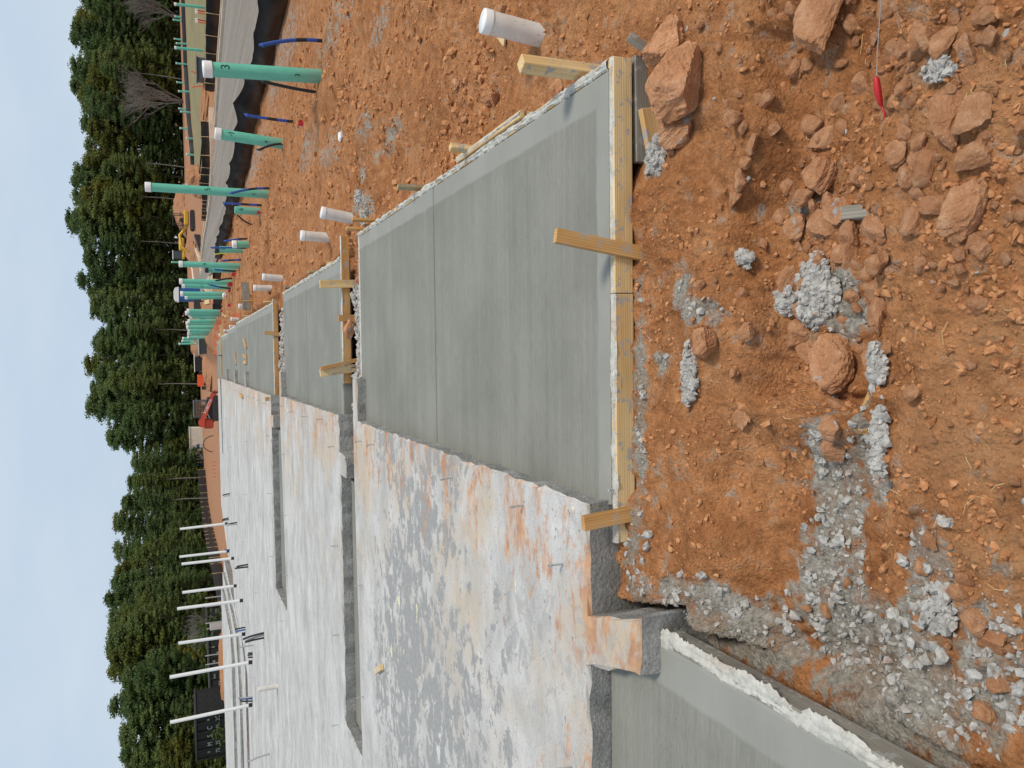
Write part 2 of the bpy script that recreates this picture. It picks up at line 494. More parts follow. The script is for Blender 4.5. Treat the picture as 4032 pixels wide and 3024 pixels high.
t = NT('dried_mortar', 0.95, 0.1)
v = t.co('Position')
o = t.ramp(t.noise(v, 22, 6, 0.7), [(0.3, (0.40, 0.38, 0.33)), (0.55, (0.58, 0.56, 0.50)), (0.75, (0.70, 0.67, 0.58))])
o = t.mix(o, (0.42, 0.24, 0.13), t.rng(t.noise(v, 5, 4), 0.58, 0.72, 0, 0.45))
t.col(o); t.bump(t.noise(v, 60, 6, 0.75), 0.7, 0.012)
MORTAR = t.m

t = NT('white_pvc', 0.45, 0.4)
v = t.co('Object')
o = t.ramp(t.noise(v, 7, 5, 0.6), [(0.3, (0.60, 0.555, 0.49)), (0.6, (0.72, 0.68, 0.62))])
sk = t.rng(t.noise(t.map(v, (1, 1, 0.6)), 60, 4, 0.65), 0.33, 0.37, 1.0, 0.0)
o = t.mix(o, (0.16, 0.12, 0.09), t.math('MULTIPLY', sk, 0.75))
t.col(o)
PVC_DIRTY = t.m
PVC = simple('clean_white_pvc', (0.78, 0.77, 0.74), 0.4, 0.4, var=0.05)
t = NT('green_pvc', 0.5, 0.35)
v = t.co('Object')
o = t.ramp(t.noise(t.map(v, (3, 3, 1)), 4, 5, 0.6), [(0.3, (0.115, 0.46, 0.335)), (0.7, (0.17, 0.57, 0.43))])
lo = t.rng(t.math('ADD', t.sep(v)[2], t.math('MULTIPLY', t.noise(v, 9, 4), 0.5)), 0.2, 0.75, 1.0, 0.0)
o = t.mix(o, (0.27, 0.27, 0.15), t.math('MULTIPLY', lo, 0.45))
t.col(o)
GREEN = t.m
BLACKP = simple('black_plastic', (0.02, 0.02, 0.021), 0.5, 0.4)
BLUE = simple('blue_tape', (0.03, 0.085, 0.33), 0.45, 0.4)
RED = simple('red_plastic', (0.50, 0.02, 0.025), 0.5, 0.4)
ORANGE = simple('orange_paint', (0.80, 0.12, 0.03), 0.5, 0.4, var=0.1)
INK = simple('black_marker_ink', (0.015, 0.02, 0.02), 0.6, 0.2, var=0.0)
STEEL = simple('galvanised_steel', (0.42, 0.42, 0.41), 0.5, 0.5, 0.2)
t = NT('silt_fabric', 0.75, 0.2)
v = t.co('Position')
o = t.ramp(t.noise(v, 2.2, 5, 0.6), [(0.3, (0.008, 0.008, 0.008)), (0.7, (0.022, 0.019, 0.016))])
mud = t.rng(t.math('ADD', t.sep(v)[2], t.math('MULTIPLY', t.noise(v, 1.6, 4), 0.35)), 0.02, 0.35, 1.0, 0.0)
o = t.mix(o, (0.095, 0.05, 0.025), t.math('MULTIPLY', mud, 0.95))
t.col(o); t.bump(t.noise(v, 5, 3, 0.5), 0.25, 0.04)
FABRIC = t.m
t = NT('packed_road_base', 0.9, 0.15)
v = t.co('Position')
ln = t.noise(t.map(v, (3.4, 0.10, 1), rot=(0, 0, math.radians(9))), 1.0, 5, 0.6)
o = t.ramp(ln, [(0.3, (0.20, 0.168, 0.135)), (0.5, (0.25, 0.213, 0.177)), (0.7, (0.30, 0.262, 0.222))])
o = t.mix(o, t.ramp(t.noise(v, 9, 5, 0.7), [(0.3, 0.7), (0.7, 1.15)]), 0.85, 'MULTIPLY')
pl = t.rng(t.math('ADD', t.dist(t.map(v, (1.0, 0.55, 0)), (6.7, 7.4, 0)), t.math('MULTIPLY', ln, 1.4)), 1.0, 2.2, 1.0, 0.0)  # pale patch: glare off wet plastic, painted into the road colour
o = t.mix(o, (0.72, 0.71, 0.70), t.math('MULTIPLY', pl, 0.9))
t.col(o); t.bump(t.noise(v, 14, 5, 0.7), 0.3, 0.02)
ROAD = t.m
KERB = simple('pale_kerb_concrete', (0.60, 0.50, 0.38), 0.9, 0.1, scale=2.0, dirt=(0.35, 0.2, 0.11), dirt_amt=0.5, dirt_scale=1.5)
t = NT('dry_grass', 0.95, 0.05)
v = t.co('Position')
o = t.ramp(t.noise(t.map(v, (0.6, 0.25, 1)), 0.8, 6, 0.7), [(0.3, (0.20, 0.165, 0.085)), (0.5, (0.27, 0.235, 0.13)), (0.72, (0.33, 0.225, 0.13))])
o = t.mix(o, t.ramp(t.noise(v, 5, 5, 0.8), [(0.3, 0.7), (0.7, 1.15)]), 0.8, 'MULTIPLY')
t.col(o); t.bump(t.noise(v, 9, 5, 0.8), 0.7, 0.1)
GRASS = t.m
t = NT('green_grass', 0.95, 0.05)
v = t.co('Position')
o = t.ramp(t.noise(v, 2.2, 6, 0.8), [(0.3, (0.10, 0.16, 0.03)), (0.7, (0.24, 0.30, 0.07))])
t.col(o); t.bump(t.noise(v, 9, 5, 0.8), 0.7, 0.1)
GRASS2 = t.m

def leaf_mat(name, c1, c2, c3):
    t = NT(name, 0.6, 0.25)
    v = t.co('Object')
    rnd = t.rand()
    n = t.noise(v, 0.7, 3, 0.6)
    f = t.noise(v, 6.0, 2, 0.6)
    o = t.ramp(n, [(0.3, c1), (0.5, c2), (0.72, c3)])
    o = t.mix(o, t.ramp(f, [(0.3, 0.65), (0.7, 1.3)]), 0.8, 'MULTIPLY')
    o = t.mix(o, t.ramp(rnd, [(0.0, (0.70, 0.82, 0.66)), (0.5, (1.0, 1.0, 0.9)), (1.0, (1.35, 1.15, 0.8))]), 0.9, 'MULTIPLY')
    t.col(o)
    tr = t.n.new('ShaderNodeBsdfTranslucent'); t.l.new(o, tr.inputs[0])
    ms = t.n.new('ShaderNodeMixShader'); ms.inputs[0].default_value = 0.38
    t.l.new(t.b.outputs[0], ms.inputs[1]); t.l.new(tr.outputs[0], ms.inputs[2])
    t.l.new(ms.outputs[0], t.n['Material Output'].inputs['Surface'])
    return t.m
LEAF = leaf_mat('leaves_dark', (0.062, 0.10, 0.034), (0.115, 0.165, 0.056), (0.20, 0.25, 0.09))
LEAF_Y = leaf_mat('leaves_yellowish', (0.085, 0.10, 0.02), (0.14, 0.15, 0.03), (0.20, 0.19, 0.045))
BARK = simple('bark', (0.13, 0.105, 0.08), 0.9, 0.1, var=0.3, scale=3)
BAREBARK = simple('bare_branch_bark', (0.19, 0.175, 0.155), 0.9, 0.1, var=0.25, scale=3)
YELLOW = simple('yellow_machine_paint', (0.62, 0.36, 0.03), 0.45, 0.4, dirt=(0.3, 0.17, 0.08), dirt_amt=0.7)
REDP = simple('orange_red_machine_paint', (0.55, 0.07, 0.035), 0.45, 0.4, dirt=(0.35, 0.18, 0.09), dirt_amt=0.6)
DARK = simple('dark_machine_metal', (0.035, 0.036, 0.038), 0.55, 0.4, dirt=(0.2, 0.11, 0.06), dirt_amt=0.4)
GREYBLUE = simple('grey_cab_paint', (0.085, 0.10, 0.115), 0.45, 0.4)
GLASS = simple('tinted_cab_glass', (0.045, 0.065, 0.075), 0.12, 0.6, var=0.05)
CREAM = simple('cream_trailer_skin', (0.72, 0.67, 0.56), 0.6, 0.3, var=0.05, scale=2, dirt=(0.45, 0.36, 0.26), dirt_amt=0.3)
BLUEP = simple('blue_plastic', (0.025, 0.11, 0.31), 0.5, 0.3)
WHITEP = simple('white_plastic', (0.80, 0.80, 0.79), 0.5, 0.3, var=0.04)
DKGREEN = simple('dark_green_steel', (0.05, 0.062, 0.055), 0.6, 0.3)
BLACKCAR = simple('black_wagon_paint', (0.014, 0.014, 0.015), 0.6, 0.3, dirt=(0.09, 0.075, 0.06), dirt_amt=0.4)
HOUSE = simple('white_house_siding', (0.75, 0.74, 0.71), 0.8, 0.2, var=0.05)
ROOF = simple('grey_roof', (0.30, 0.28, 0.26), 0.9, 0.1)
TAPE_Y = simple('yellow_tape', (0.62, 0.60, 0.10), 0.5, 0.3)
PAPER = simple('white_paper', (0.80, 0.78, 0.76), 0.8, 0.1, var=0.06)
BURLAP = simple('pale_rubble', (0.55, 0.45, 0.33), 0.9, 0.1, var=0.3, bump=0.5)
# ------------------------------------------------------------------ terrain
CEMENT = [(-.45,1.78,.28,.12,1),(-.8,1.80,.32,.18,1),(-1.02,2.25,.2,.38,1),(-1.0,1.65,.3,.25,1),(-.95,1.42,.3,.17,.9),(-1.0,2.60,.14,.15,.8),
          (.22,2.36,.11,.09,.75),(.15,2.25,.06,.12,.6),(-.06,2.50,.10,.05,.7),(.15,1.80,.15,.12,.7),(-.1,1.61,.15,.05,.9),(-.33,1.61,.16,.06,.9),
          (-.25,2.67,.42,.06,.75),(.25,2.68,.3,.035,.4),(.82,2.64,.12,.06,.9),(.73,1.38,.05,.06,.9),(.5,1.98,.05,.2,.4),(-.62,1.38,.22,.1,.75),(-.8,1.22,.25,.12,.8),
          (2.3,7.5,.2,.34,.5),(2.05,6.85,.16,.32,.52),(1.98,7.1,.12,.4,.48),(2.6,9.5,.3,.9,.46),(3.1,7.2,.2,.45,.5),(2.98,11.4,.3,1.0,.45),(1.62,8.1,.12,.35,.9),(1.9,8.0,.08,.3,.7),
          (1.5,7.7,.16,.3,.8),(-.3,7.95,.7,.4,.85),(.6,8.2,.5,.2,.6),(-.4,14.2,.6,.6,.8),(5.2,14.0,.6,3.,.44),(4.6,19.0,.5,3.,.46),(3.9,9.3,.4,1.4,.46),(-.85,2.66,.3,.1,.6)]
def cement_mask(X, Y):
    m = np.zeros(np.shape(X))
    for cx, cy, rx, ry, w in CEMENT:
        d = np.hypot((X - cx) / rx, (Y - cy) / ry)
        m = np.maximum(m, w * (1 - sm(0.45, 1.25, d)))
    return m
def zbase(X, Y):
    w = 1 - sm(-1, 1.5, X)
    return -.15 - 1.35 * w * sm(36, 62, Y) - .35 * sm(45, 110, Y)
def gz(X, Y):
    X = np.asarray(X, float); Y = np.asarray(Y, float)
    z = zbase(X, Y)
    r = np.hypot(X, Y)
    wx, wy = X + .10 * fbm(X, Y, 2.3, 3, 50), Y + .10 * fbm(X, Y, 2.3, 3, 60)
    # bench of clay against the forms, banked up at the slab corner
    z = z + .055 * sm(2.12, 2.30, wy) * (1 - sm(2.95, 3.2, Y)) * (1 - sm(.55, .85, wx)) * (1 - sm(2, 4, np.abs(X)))
    z = z + .035 * sm(2.35, 2.60, wy) * (1 - sm(2.95, 3.2, Y)) * (1 - sm(-.72, -.50, X))
    # rubble trench with a steep broken edge, gravel channel beside the left form
    sx, sy = X + .16 * fbm(X, Y, 2.6, 4, 150, .6), Y + .16 * fbm(X, Y, 2.6, 4, 160, .6)
    z = z - .15 * sm(-.22, -.12, sx) * (1 - sm(1.0, 1.25, sx)) * sm(1.52, 1.62, sy) * (1 - sm(2.06, 2.15, sy))
    z = z - .09 * sm(-1.3, -1.0, sx) * (1 - sm(-.40, -.22, sx)) * sm(1.50, 1.58, sy) * (1 - sm(1.95, 2.3, sy))
    z = z - .07 * np.exp(-(((wx + .98) / .12) ** 2 + ((wy - 1.80) / .24) ** 2))
    z = z - .11 * np.exp(-(((wx - 1.0) / .18) ** 2 + ((wy - 2.60) / .12) ** 2))
    # clay bulge hanging over the trench, hollows on the bench
    z = z + .06 * np.exp(-(((wx - .12) / .22) ** 2 + ((wy - 2.24) / .13) ** 2))
    z = z - .05 * np.exp(-(((wx + .42) / .16) ** 2 + ((wy - 2.12) / .10) ** 2)) - .04 * np.exp(-(((wx - .62) / .2) ** 2 + ((wy - 2.32) / .1) ** 2))
    z = z + .04 * np.exp(-(((wx + .72) / .2) ** 2 + ((wy - 2.2) / .15) ** 2)) + .05 * np.exp(-(((wx - .15) / .5) ** 2 + ((wy - 1.32) / .16) ** 2))
    z = z + .05 * np.exp(-(((wx - 1.65) / .3) ** 2 + ((wy - 3.2) / .5) ** 2))
    # gap rubble between the patios
    z = z + .10 * np.exp(-(((wx + .35) / .6) ** 2 + ((wy - 7.98) / .22) ** 2))
    z = z + .08 * np.exp(-(((wx + .3) / .8) ** 2 + ((wy - 14.2) / .45) ** 2))
    # bank right of the patios: hummocks and wheel ruts
    bank = sm(1.25, 1.7, X) * (1 - sm(4.4, 5.4, X))
    z = z + bank * (.09 * fbm(X, Y, .9, 4, 3) + .07 * fbm(X * 2.6, Y * .5, .8, 3, 5))
    # roughness
    rough = .45 + .55 * sm(-.1, .15, fbm(X, Y, 1.7, 3, 21))
    bench = np.exp(-(((X + .3) / .55) ** 2 + ((Y - 2.4) / .28) ** 2))
    rough = rough * (1 - .6 * bench)
    near = 1 - sm(14, 45, r)
    z = z + .040 * fbm(X, Y, 3.1, 4, 9) * (.35 + .65 * near) * (1 - .3 * bench)
    b, s2, k = worley(X + .03 * vnoise(X * 9, Y * 9, 4), Y, 13.0, 31)
    z = z + near * rough * .040 * (k - .35) * sm(.0, .45, s2 - b)
    b, s2, k = worley(X, Y, 34.0, 41)
    z = z + near * rough * .014 * (k - .3) * sm(.0, .4, s2 - b)
    b, s2, k = worley(X + .1 * vnoise(X * 3, Y * 3, 8), Y, 3.2, 51)
    z = z + bank * sm(3, 8, Y) * (1 - sm(30, 50, Y)) * .035 * (k - .45) * sm(.0, .5, s2 - b)
    z = z + near * .010 * fbm(X, Y, 22.0, 3, 13) + near * rough * .006 * fbm(X, Y, 70.0, 2, 15)
    z = z + .10 * sm(30, 70, r) * fbm(X, Y, .09, 4, 77)
    # keep the soil below the concrete it carries
    foot = ((X > -.66) & (X < 1.2) & (((Y > 2.80) & (Y < 7.52)) | ((Y > 8.4) & (Y < 13.45)) | ((Y > 15.0) & (Y < 38)))) | ((X < -.6) & (Y > 2.82) & (Y < 36)) | ((X < -1.08) & (Y > 2.46) & (Y < 36)) | ((X < -1.06) & (Y < 3)) | ((X < -.98) & (Y > 2.38) & (Y < 3) & (X < -.98 - .25 * (Y - 2.4)))
    z = np.where(foot, np.minimum(z, -.24), z)
    # dip under the road and kerbs
    road = sm(5.4, 6.4, X) * (1 - sm(12, 14, X)) * sm(10, 14, Y) * (1 - sm(60, 66, Y))
    return z - .05 * road
def gz1(x, y): return float(gz(np.array([x]), np.array([y]))[0])

NR, NA = 640, 560
rr = np.concatenate([[0.0], 0.35 * np.exp(np.linspace(0, math.log(700 / 0.35), NR - 1))])
fine = np.linspace(math.radians(-50), math.radians(46), NA - 60)
coarse = np.linspace(math.radians(46), math.radians(310), 62)[1:-1]
ang = np.concatenate([fine, coarse])
A, Rr = np.meshgrid(ang, rr)
GX, GY = Rr * np.sin(A), Rr * np.cos(A)
GZ = gz(GX, GY)
vv = np.stack([GX.ravel(), GY.ravel(), GZ.ravel()], 1)
na = len(ang)
ii, jj = np.meshgrid(np.arange(len(rr) - 1), np.arange(na), indexing='ij')
j2 = (jj + 1) % na
ff = np.stack([(ii * na + jj).ravel(), (ii * na + j2).ravel(), ((ii + 1) * na + j2).ravel(), ((ii + 1) * na + jj).ravel()], 1)[:, ::-1]
me = np_mesh('ground', vv, ff)
at = me.attributes.new('cement', 'FLOAT', 'POINT')
cm = cement_mask(GX.ravel(), GY.ravel()).astype(np.float32)
if len(me.vertices) == len(cm): at.data.foreach_set('value', cm)
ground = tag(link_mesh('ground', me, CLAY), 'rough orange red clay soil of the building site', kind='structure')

# ------------------------------------------------------------------ sheets of the setting
def sheet(name, poly, mat, dz, label, step=1.0, kind='structure'):
    """flat polygon draped on the terrain base"""
    bm = bmesh.new()
    vs = [bm.verts.new((x, y, 0)) for x, y in poly]
    bm.faces.new(vs)
    bmesh.ops.triangulate(bm, faces=bm.faces[:])
    for _ in range(4):
        es = [e for e in bm.edges if e.calc_length() > step * 3]
        if not es: break
        bmesh.ops.subdivide_edges(bm, edges=es, cuts=1, use_grid_fill=True)
        bmesh.ops.triangulate(bm, faces=bm.faces[:])
    for v_ in bm.verts:
        v_.co.z = float(zbase(v_.co.x, v_.co.y)) + dz
    bmesh.ops.recalc_face_normals(bm, faces=bm.faces[:])
    for f in bm.faces:
        if f.normal.z < 0: f.normal_flip()
        f.smooth = True
    m_ = bpy.data.meshes.new(name); bm.to_mesh(m_); bm.free()
    return tag(link_mesh(name, m_, mat), label, kind=kind)
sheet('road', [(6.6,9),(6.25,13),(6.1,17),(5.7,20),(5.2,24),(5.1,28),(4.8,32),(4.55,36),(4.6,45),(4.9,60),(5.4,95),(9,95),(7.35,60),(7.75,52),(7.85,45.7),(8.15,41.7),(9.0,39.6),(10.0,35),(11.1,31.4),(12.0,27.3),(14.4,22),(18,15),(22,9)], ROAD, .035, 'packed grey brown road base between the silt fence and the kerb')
sheet('grass_strip', [(14.6,40.2),(15.0,44.5),(13.7,53),(13.5,66),(15.5,77),(19.3,78),(37,104.5),(47,109),(75,118),(60,60),(30,41)], GRASS, .07, 'dry olive grass strip beyond the kerb')
sheet('grass_bank', [(-22,60),(-20.5,74),(-23.5,76),(-30,73),(-42,66),(-42,45),(-30,45),(-24,52)], GRASS2, .06, 'green grass behind the far slabs at the left')

def ribbon(mb, pts, w, h, dz=0.0, off=0.0):
    """solid strip along a polyline"""
    n = len(pts); vs = []; fs = []
    for i, (x, y) in enumerate(pts):
        a, b = pts[max(i-1, 0)], pts[min(i+1, n-1)]
        dx, dy = b[0]-a[0], b[1]-a[1]; l = math.hypot(dx, dy); nx, ny = -dy/l, dx/l
        z = float(zbase(x, y)) + dz
        for s, zz in ((-1, -.12), (-1, h), (1, h), (1, -.12)):
            vs.append((x + nx*(off + s*w/2), y + ny*(off + s*w/2), z + zz))
    for i in range(n-1):
        for k in range(4):
            fs.append((4*i+k, 4*i+(k+1) % 4, 4*i+4+(k+1) % 4, 4*i+4+k))
    fs += [(3,2,1,0), (4*n-4, 4*n-3, 4*n-2, 4*n-1)]
    mb.add(vs, fs); return mb
k1 = [(18,15),(14.4,22),(12.0,27.3),(11.6,28.6),(11.05,31.4),(10.15,34),(9.9,35.3)]
k2 = [(12.0,39.6),(10.4,39.05),(8.85,39.4),(8.15,41.7),(7.8,45.7),(7.7,52),(7.3,60)]
kt = thing('kerb', 'pale kerb along the road nearest the right picture edge', 'kerb', group='poured kerbs')
ribbon(MB(), k1, .16, .10, .03).build('kerb_face', KERB, kt)
ribbon(MB(), k1, .12, .10, .03, off=-.62).build('back_edge', KERB, kt)
kt = thing('kerb', 'pale curved kerb round the far corner of the road', 'kerb', group='poured kerbs')
ribbon(MB(), k2, .16, .10, .03).build('kerb_face', KERB, kt)
ribbon(MB(), k2, .12, .10, .03, off=-.55).build('back_edge', KERB, kt)
kt = thing('kerb', 'long straight pale kerb in front of the yellow machines', 'kerb', group='poured kerbs')
ribbon(MB(), [(13.5,98),(8.6,70),(6.4,62)], .30, .10, .03).build('kerb_face', KERB, kt)
kt = thing('kerb', 'thin white kerb line behind the yellow digger', 'kerb', group='poured kerbs')
ribbon(MB(), [(17,125),(8.6,100),(4.2,84)], .32, .12, .03).build('kerb_face', PAPER, kt)

# ------------------------------------------------------------------ building slab
def dens(poly, step):
    out = []
    n = len(poly)
    for i in range(n):
        a, b = poly[i], poly[(i+1) % n]
        L = math.dist(a, b)
        st = step if min(a[1], b[1]) < 16 else 1.0
        k = max(1, int(L / st))
        out += [(a[0] + (b[0]-a[0]) * j / k, a[1] + (b[1]-a[1]) * j / k) for j in range(k)]
    return out
def slab(name, poly, ztop, zbot, label, step=.07, jit=.006, cat='slab', top=None):
    P0 = np.array(dens(poly, step)); n = len(P0)
    area = .5 * np.sum(P0[:, 0] * np.roll(P0[:, 1], -1) - np.roll(P0[:, 0], -1) * P0[:, 1])
    if area < 0: P0 = P0[::-1]
    tg = np.roll(P0, -1, 0) - np.roll(P0, 1, 0); tg /= np.maximum(np.linalg.norm(tg, axis=1, keepdims=True), 1e-9)
    nr = np.stack([tg[:, 1], -tg[:, 0]], 1)
    j1 = RNG.normal(0, jit, (n, 1)); j2 = RNG.normal(0, jit * .8, (n, 1))
    inset = .010 + np.abs(RNG.normal(0, .006, (n, 1)))
    rings = [np.c_[P0 + nr * (j1 * 2.2), np.full(n, zbot)], np.c_[P0 + nr * j2 * 2.0, np.full(n, zbot + (ztop - zbot) * .55)],
             np.c_[P0 + nr * j1, ztop - .012 - np.abs(RNG.normal(0, .004, n))], np.c_[P0 - nr * inset, np.full(n, ztop)]]
    vs = np.concatenate(rings)
    me = bpy.data.meshes.new(name)
    fs = []
    for r_ in range(3):
        for i in range(n):
            fs.append((r_*n+i, r_*n+(i+1) % n, (r_+1)*n+(i+1) % n, (r_+1)*n+i))
    fs.append(tuple(range(3*n, 4*n)))
    me.from_pydata(vs.tolist(), [], fs)
    me.materials.append(SIDE); me.materials.append(top or SLAB)
    me.polygons[-1].material_index = 1
    for i in range(2*n, 3*n): me.polygons[i].material_index = 1
    me.update()
    return tag(link_mesh(name, me), label, cat)
POLY = [(-16,2.78),(-1.34,2.80),(-1.23,2.42),(-1.005,2.40),(-1.11,2.79),(-.635,2.79),(-.635,7.33),(-.22,7.33),(-.22,7.47),(-.95,7.49),(-4.0,7.36),(-4.02,8.20),
        (-1.28,8.22),(-1.28,7.93),(-1.06,7.93),(-1.04,8.26),(-.635,8.30),(-.66,13.26),(-.25,13.26),(-.25,13.40),(-1.0,13.40),(-4.3,13.05),(-4.35,14.75),(-1.3,14.85),(-1.3,14.55),(-1.08,14.55),(-1.08,14.86),(-.72,14.9),
        (-.76,20.55),(-.36,20.55),(-.36,20.68),(-.76,20.68),(-.78,24.62),(-.38,24.62),(-.38,24.75),(-.78,24.75),(-.80,28.9),(-.40,28.9),(-.40,29.03),(-.80,29.03),
        (-.82,32.4),(-3.9,32.3),(-3.92,33.2),(-.86,33.4),(-.88,35.3),(-6.4,35.2),(-7.6,31.0),(-7.5,28.2),(-8.6,27.4),(-8.6,23.4),(-9.0,22.4),(-16,22.2)]
slab('building_slab', POLY, .10, -.34, 'large dusty white building slab with notches and rust stains left of the patios')
# floors of the notches: fresh grey concrete a little lower
def floor_box(name, x0, x1, y0, y1, z, label, mat=None):
    mb = MB().box((x0, y0, z - .15), (x1, y1, z))
    return tag(mb.build(name, mat or FRESH), label, 'recess floor')
FRESH = patio_mat('fresh_concrete_recess', -9, 9, -9, 99, .0)
floor_box('recess_floor', -4.0, -1.34, 7.40, 8.19, -.02, 'grey floor of the long narrow recess nearest the patio', FRESH)
floor_box('recess_floor', -4.3, -1.34, 13.2, 14.7, -.02, 'grey floor of the second recess in the white slab', FRESH)
floor_box('recess_floor', -3.9, -.9, 32.35, 33.2, -.02, 'grey floor of the farthest recess in the white slab', FRESH)
slab('stepped_slab', [(-17,23.3),(-9.3,23.5),(-8.75,24.6),(-8.6,34.2),(-9.2,34.4),(-17,33)], .10, -.34, 'white slab behind the first at the left, lowest of the stepped slabs', step=1)
slab('stepped_slab', [(-17,24.6),(-10.2,24.8),(-8.95,25.6),(-8.9,33.4),(-17,32.6)], .20, .08, 'middle one of the stepped white slabs at the left', step=1)
slab('stepped_slab', [(-17,26.2),(-10.0,26.4),(-9.3,27.2),(-9.3,32.6),(-17,32.0)], .31, .18, 'uppermost of the stepped white slabs at the left', step=1)

# ------------------------------------------------------------------ patios
def patio(x0, x1, y0, y1, label, joint=True, z=0.0, band=.13, jagged=0.0):
    """slab with a tooled control joint and rounded edges: cross section along Y swept along X"""
    g = (y0 + y1) / 2
    prof = [(y0, -.11), (y0, -.012), (y0 + .004, -.004), (y0 + .014, 0)]
    if joint: prof += [(g - .035, 0), (g - .028, -.0025), (g - .012, -.0025), (g - .007, -.014), (g + .007, -.014), (g + .012, -.0025), (g + .028, -.0025), (g + .035, 0)]
    prof += [(y1 - .014, 0), (y1 - .004, -.004), (y1, -.012), (y1, -.11)]
    xs = [x0, x0 + .02, x1 - .016, x1 - .005, x1]; dzs = [0, 0, 0, -.004, -.012]
    vs = []; fs = []; m = len(prof)
    for x, dz in zip(xs, dzs):
        for (y, pz) in prof: vs.append((x, y, z + (pz + dz if pz > -.1 else pz)))
    for i in range(len(xs) - 1):
        for k in range(m - 1): fs.append((i*m+k, (i+1)*m+k, (i+1)*m+k+1, i*m+k+1))
    fs.append(tuple(range(m))[::1]); fs.append(tuple(range((len(xs)-1)*m, len(xs)*m))[::-1])
    mb = MB().add(vs, fs)
    return tag(mb.build('patio_slab', patio_mat('broomed_concrete', x0, x1, y0, y1, band)), label, 'patio', 'new patio slabs along the building')
patio(-.645, 1.18, 2.765, 7.50, 'large grey broomed patio slab nearest the camera, framed by yellow boards')
patio(-.645, 1.06, 8.45, 13.42, 'second grey patio slab beyond the first rubble gap')
patio(-.74, 1.00, 15.02, 20.66, 'third grey patio slab beyond the second rubble gap')
patio(-.76, 1.02, 20.70, 24.74, 'fourth grey patio slab with wood offcuts lying on it')
patio(-.78, .95, 24.78, 29.02, 'fifth grey patio slab in the far row')
patio(-.80, .84, 29.06, 33.0, 'sixth grey patio slab just before the cross board')
patio(-.86, .76, 33.25, 37.4, 'farthest grey patio slab beyond the cross board')
patio(-4.0, -1.118, .35, 2.79, 'grey patio slab cut by the lower left picture edge', joint=False, z=-.005, band=.16)

# splashed rough concrete toe under the near slab corner
def lump_strip(name, pts, w, h, mat, parent=None, seed=1, step=.008, zfun=None):
    """irregular crust along a polyline"""
    rs = np.random.default_rng(seed)
    P = []
    for i in range(len(pts) - 1):
        a, b = np.array(pts[i], float), np.array(pts[i+1], float)
        k = max(1, int(np.linalg.norm(b - a) / step))
        P += [a + (b - a) * j / k for j in range(k)]
    P.append(np.array(pts[-1], float)); P = np.array(P); n = len(P)
    tg = np.gradient(P, axis=0)[:, :2]; tg /= np.linalg.norm(tg, axis=1, keepdims=True)
    nr = np.stack([-tg[:, 1], tg[:, 0]], 1)
    s = np.arange(n) * step
    def wob(f, sd): return fbm(s, np.full(n, sd * 3.7), f, 4, sd)
    m = 7
    vs = []
    for k in range(m):
        u = k / (m - 1) * 2 - 1
        wd = w * .5 * (1 + 1.0 * wob(9, seed + (3 if u < 0 else 5)) + .10 * rs.normal(0, 1, n))
        hh = h * np.maximum(0, (1 - u * u)) * (.55 + 1.5 * wob(11, seed + k) + .10 * rs.normal(0, 1, n))
        hh = np.where(abs(u) > .99, -.004, np.maximum(hh, -.002))
        vs.append(np.c_[P[:, :2] + nr * (u * wd)[:, None], P[:, 2] + hh])
    vs = np.stack(vs, 1).reshape(-1, 3)
    i, k = np.meshgrid(np.arange(n - 1), np.arange(m - 1), indexing='ij')
    f = np.stack([(i*m+k).ravel(), ((i+1)*m+k).ravel(), ((i+1)*m+k+1).ravel(), (i*m+k+1).ravel()], 1)
    return link_mesh(name, np_mesh(name, vs, f, False), mat, parent)

# ------------------------------------------------------------------ lumber
def plank(name, p0, p1, w, tk, mat, parent=None, roll=0.0, label=None, cat=None, group=None, taper=0.0, point=False):
    """board from p0 to p1; w along the local Y (vertical when lying on edge), tk along local Z"""
    p0, p1 = Vector(p0), Vector(p1); d = p1 - p0; L = d.length; d.normalize()
    up = Vector((0, 0, 1)) if abs(d.z) < .9 else Vector((0, 1, 0))
    side = d.cross(up).normalized(); up2 = side.cross(d)
    c, s = math.cos(roll), math.sin(roll)
    ly = up2 * c + side * s; lz = d.cross(ly)
    mb = MB()
    if point:
        poly = [(0, -w*.1), (L*.12, -w/2), (L, -w/2), (L, w/2), (L*.12, w/2), (0, w*.1)]
        mb.prism(poly, -tk/2, tk/2)
    else:
        mb.box((0, -w/2, -tk/2), (L, w/2, tk/2), bev=min(.003, tk*.1))
    o = mb.build(name, mat, parent)
    o.matrix_world = Matrix(((d.x, ly.x, lz.x, p0.x), (d.y, ly.y, lz.y, p0.y), (d.z, ly.z, lz.z, p0.z), (0, 0, 0, 1)))
    if label: tag(o, label, cat, group)
    return o
def form(label, p0, p1, w=.089, tk=.038, mat=None, seed=1, crust=True, cw=.034, ch=.010):
    e = thing('form_board', label, 'form board', (p0[0], p0[1], p0[2]), group='timber form boards')
    b = plank('board', (0, 0, 0), Vector(p1) - Vector(p0), w, tk, mat or PINE, e)
    if crust:
        z = w / 2 + .001
        d = Vector(p1) - Vector(p0)
        lump_strip('mortar_crust', [(0, 0, z), (d.x, d.y, d.z + z)], cw, ch, MORTAR, e, seed)
    return e
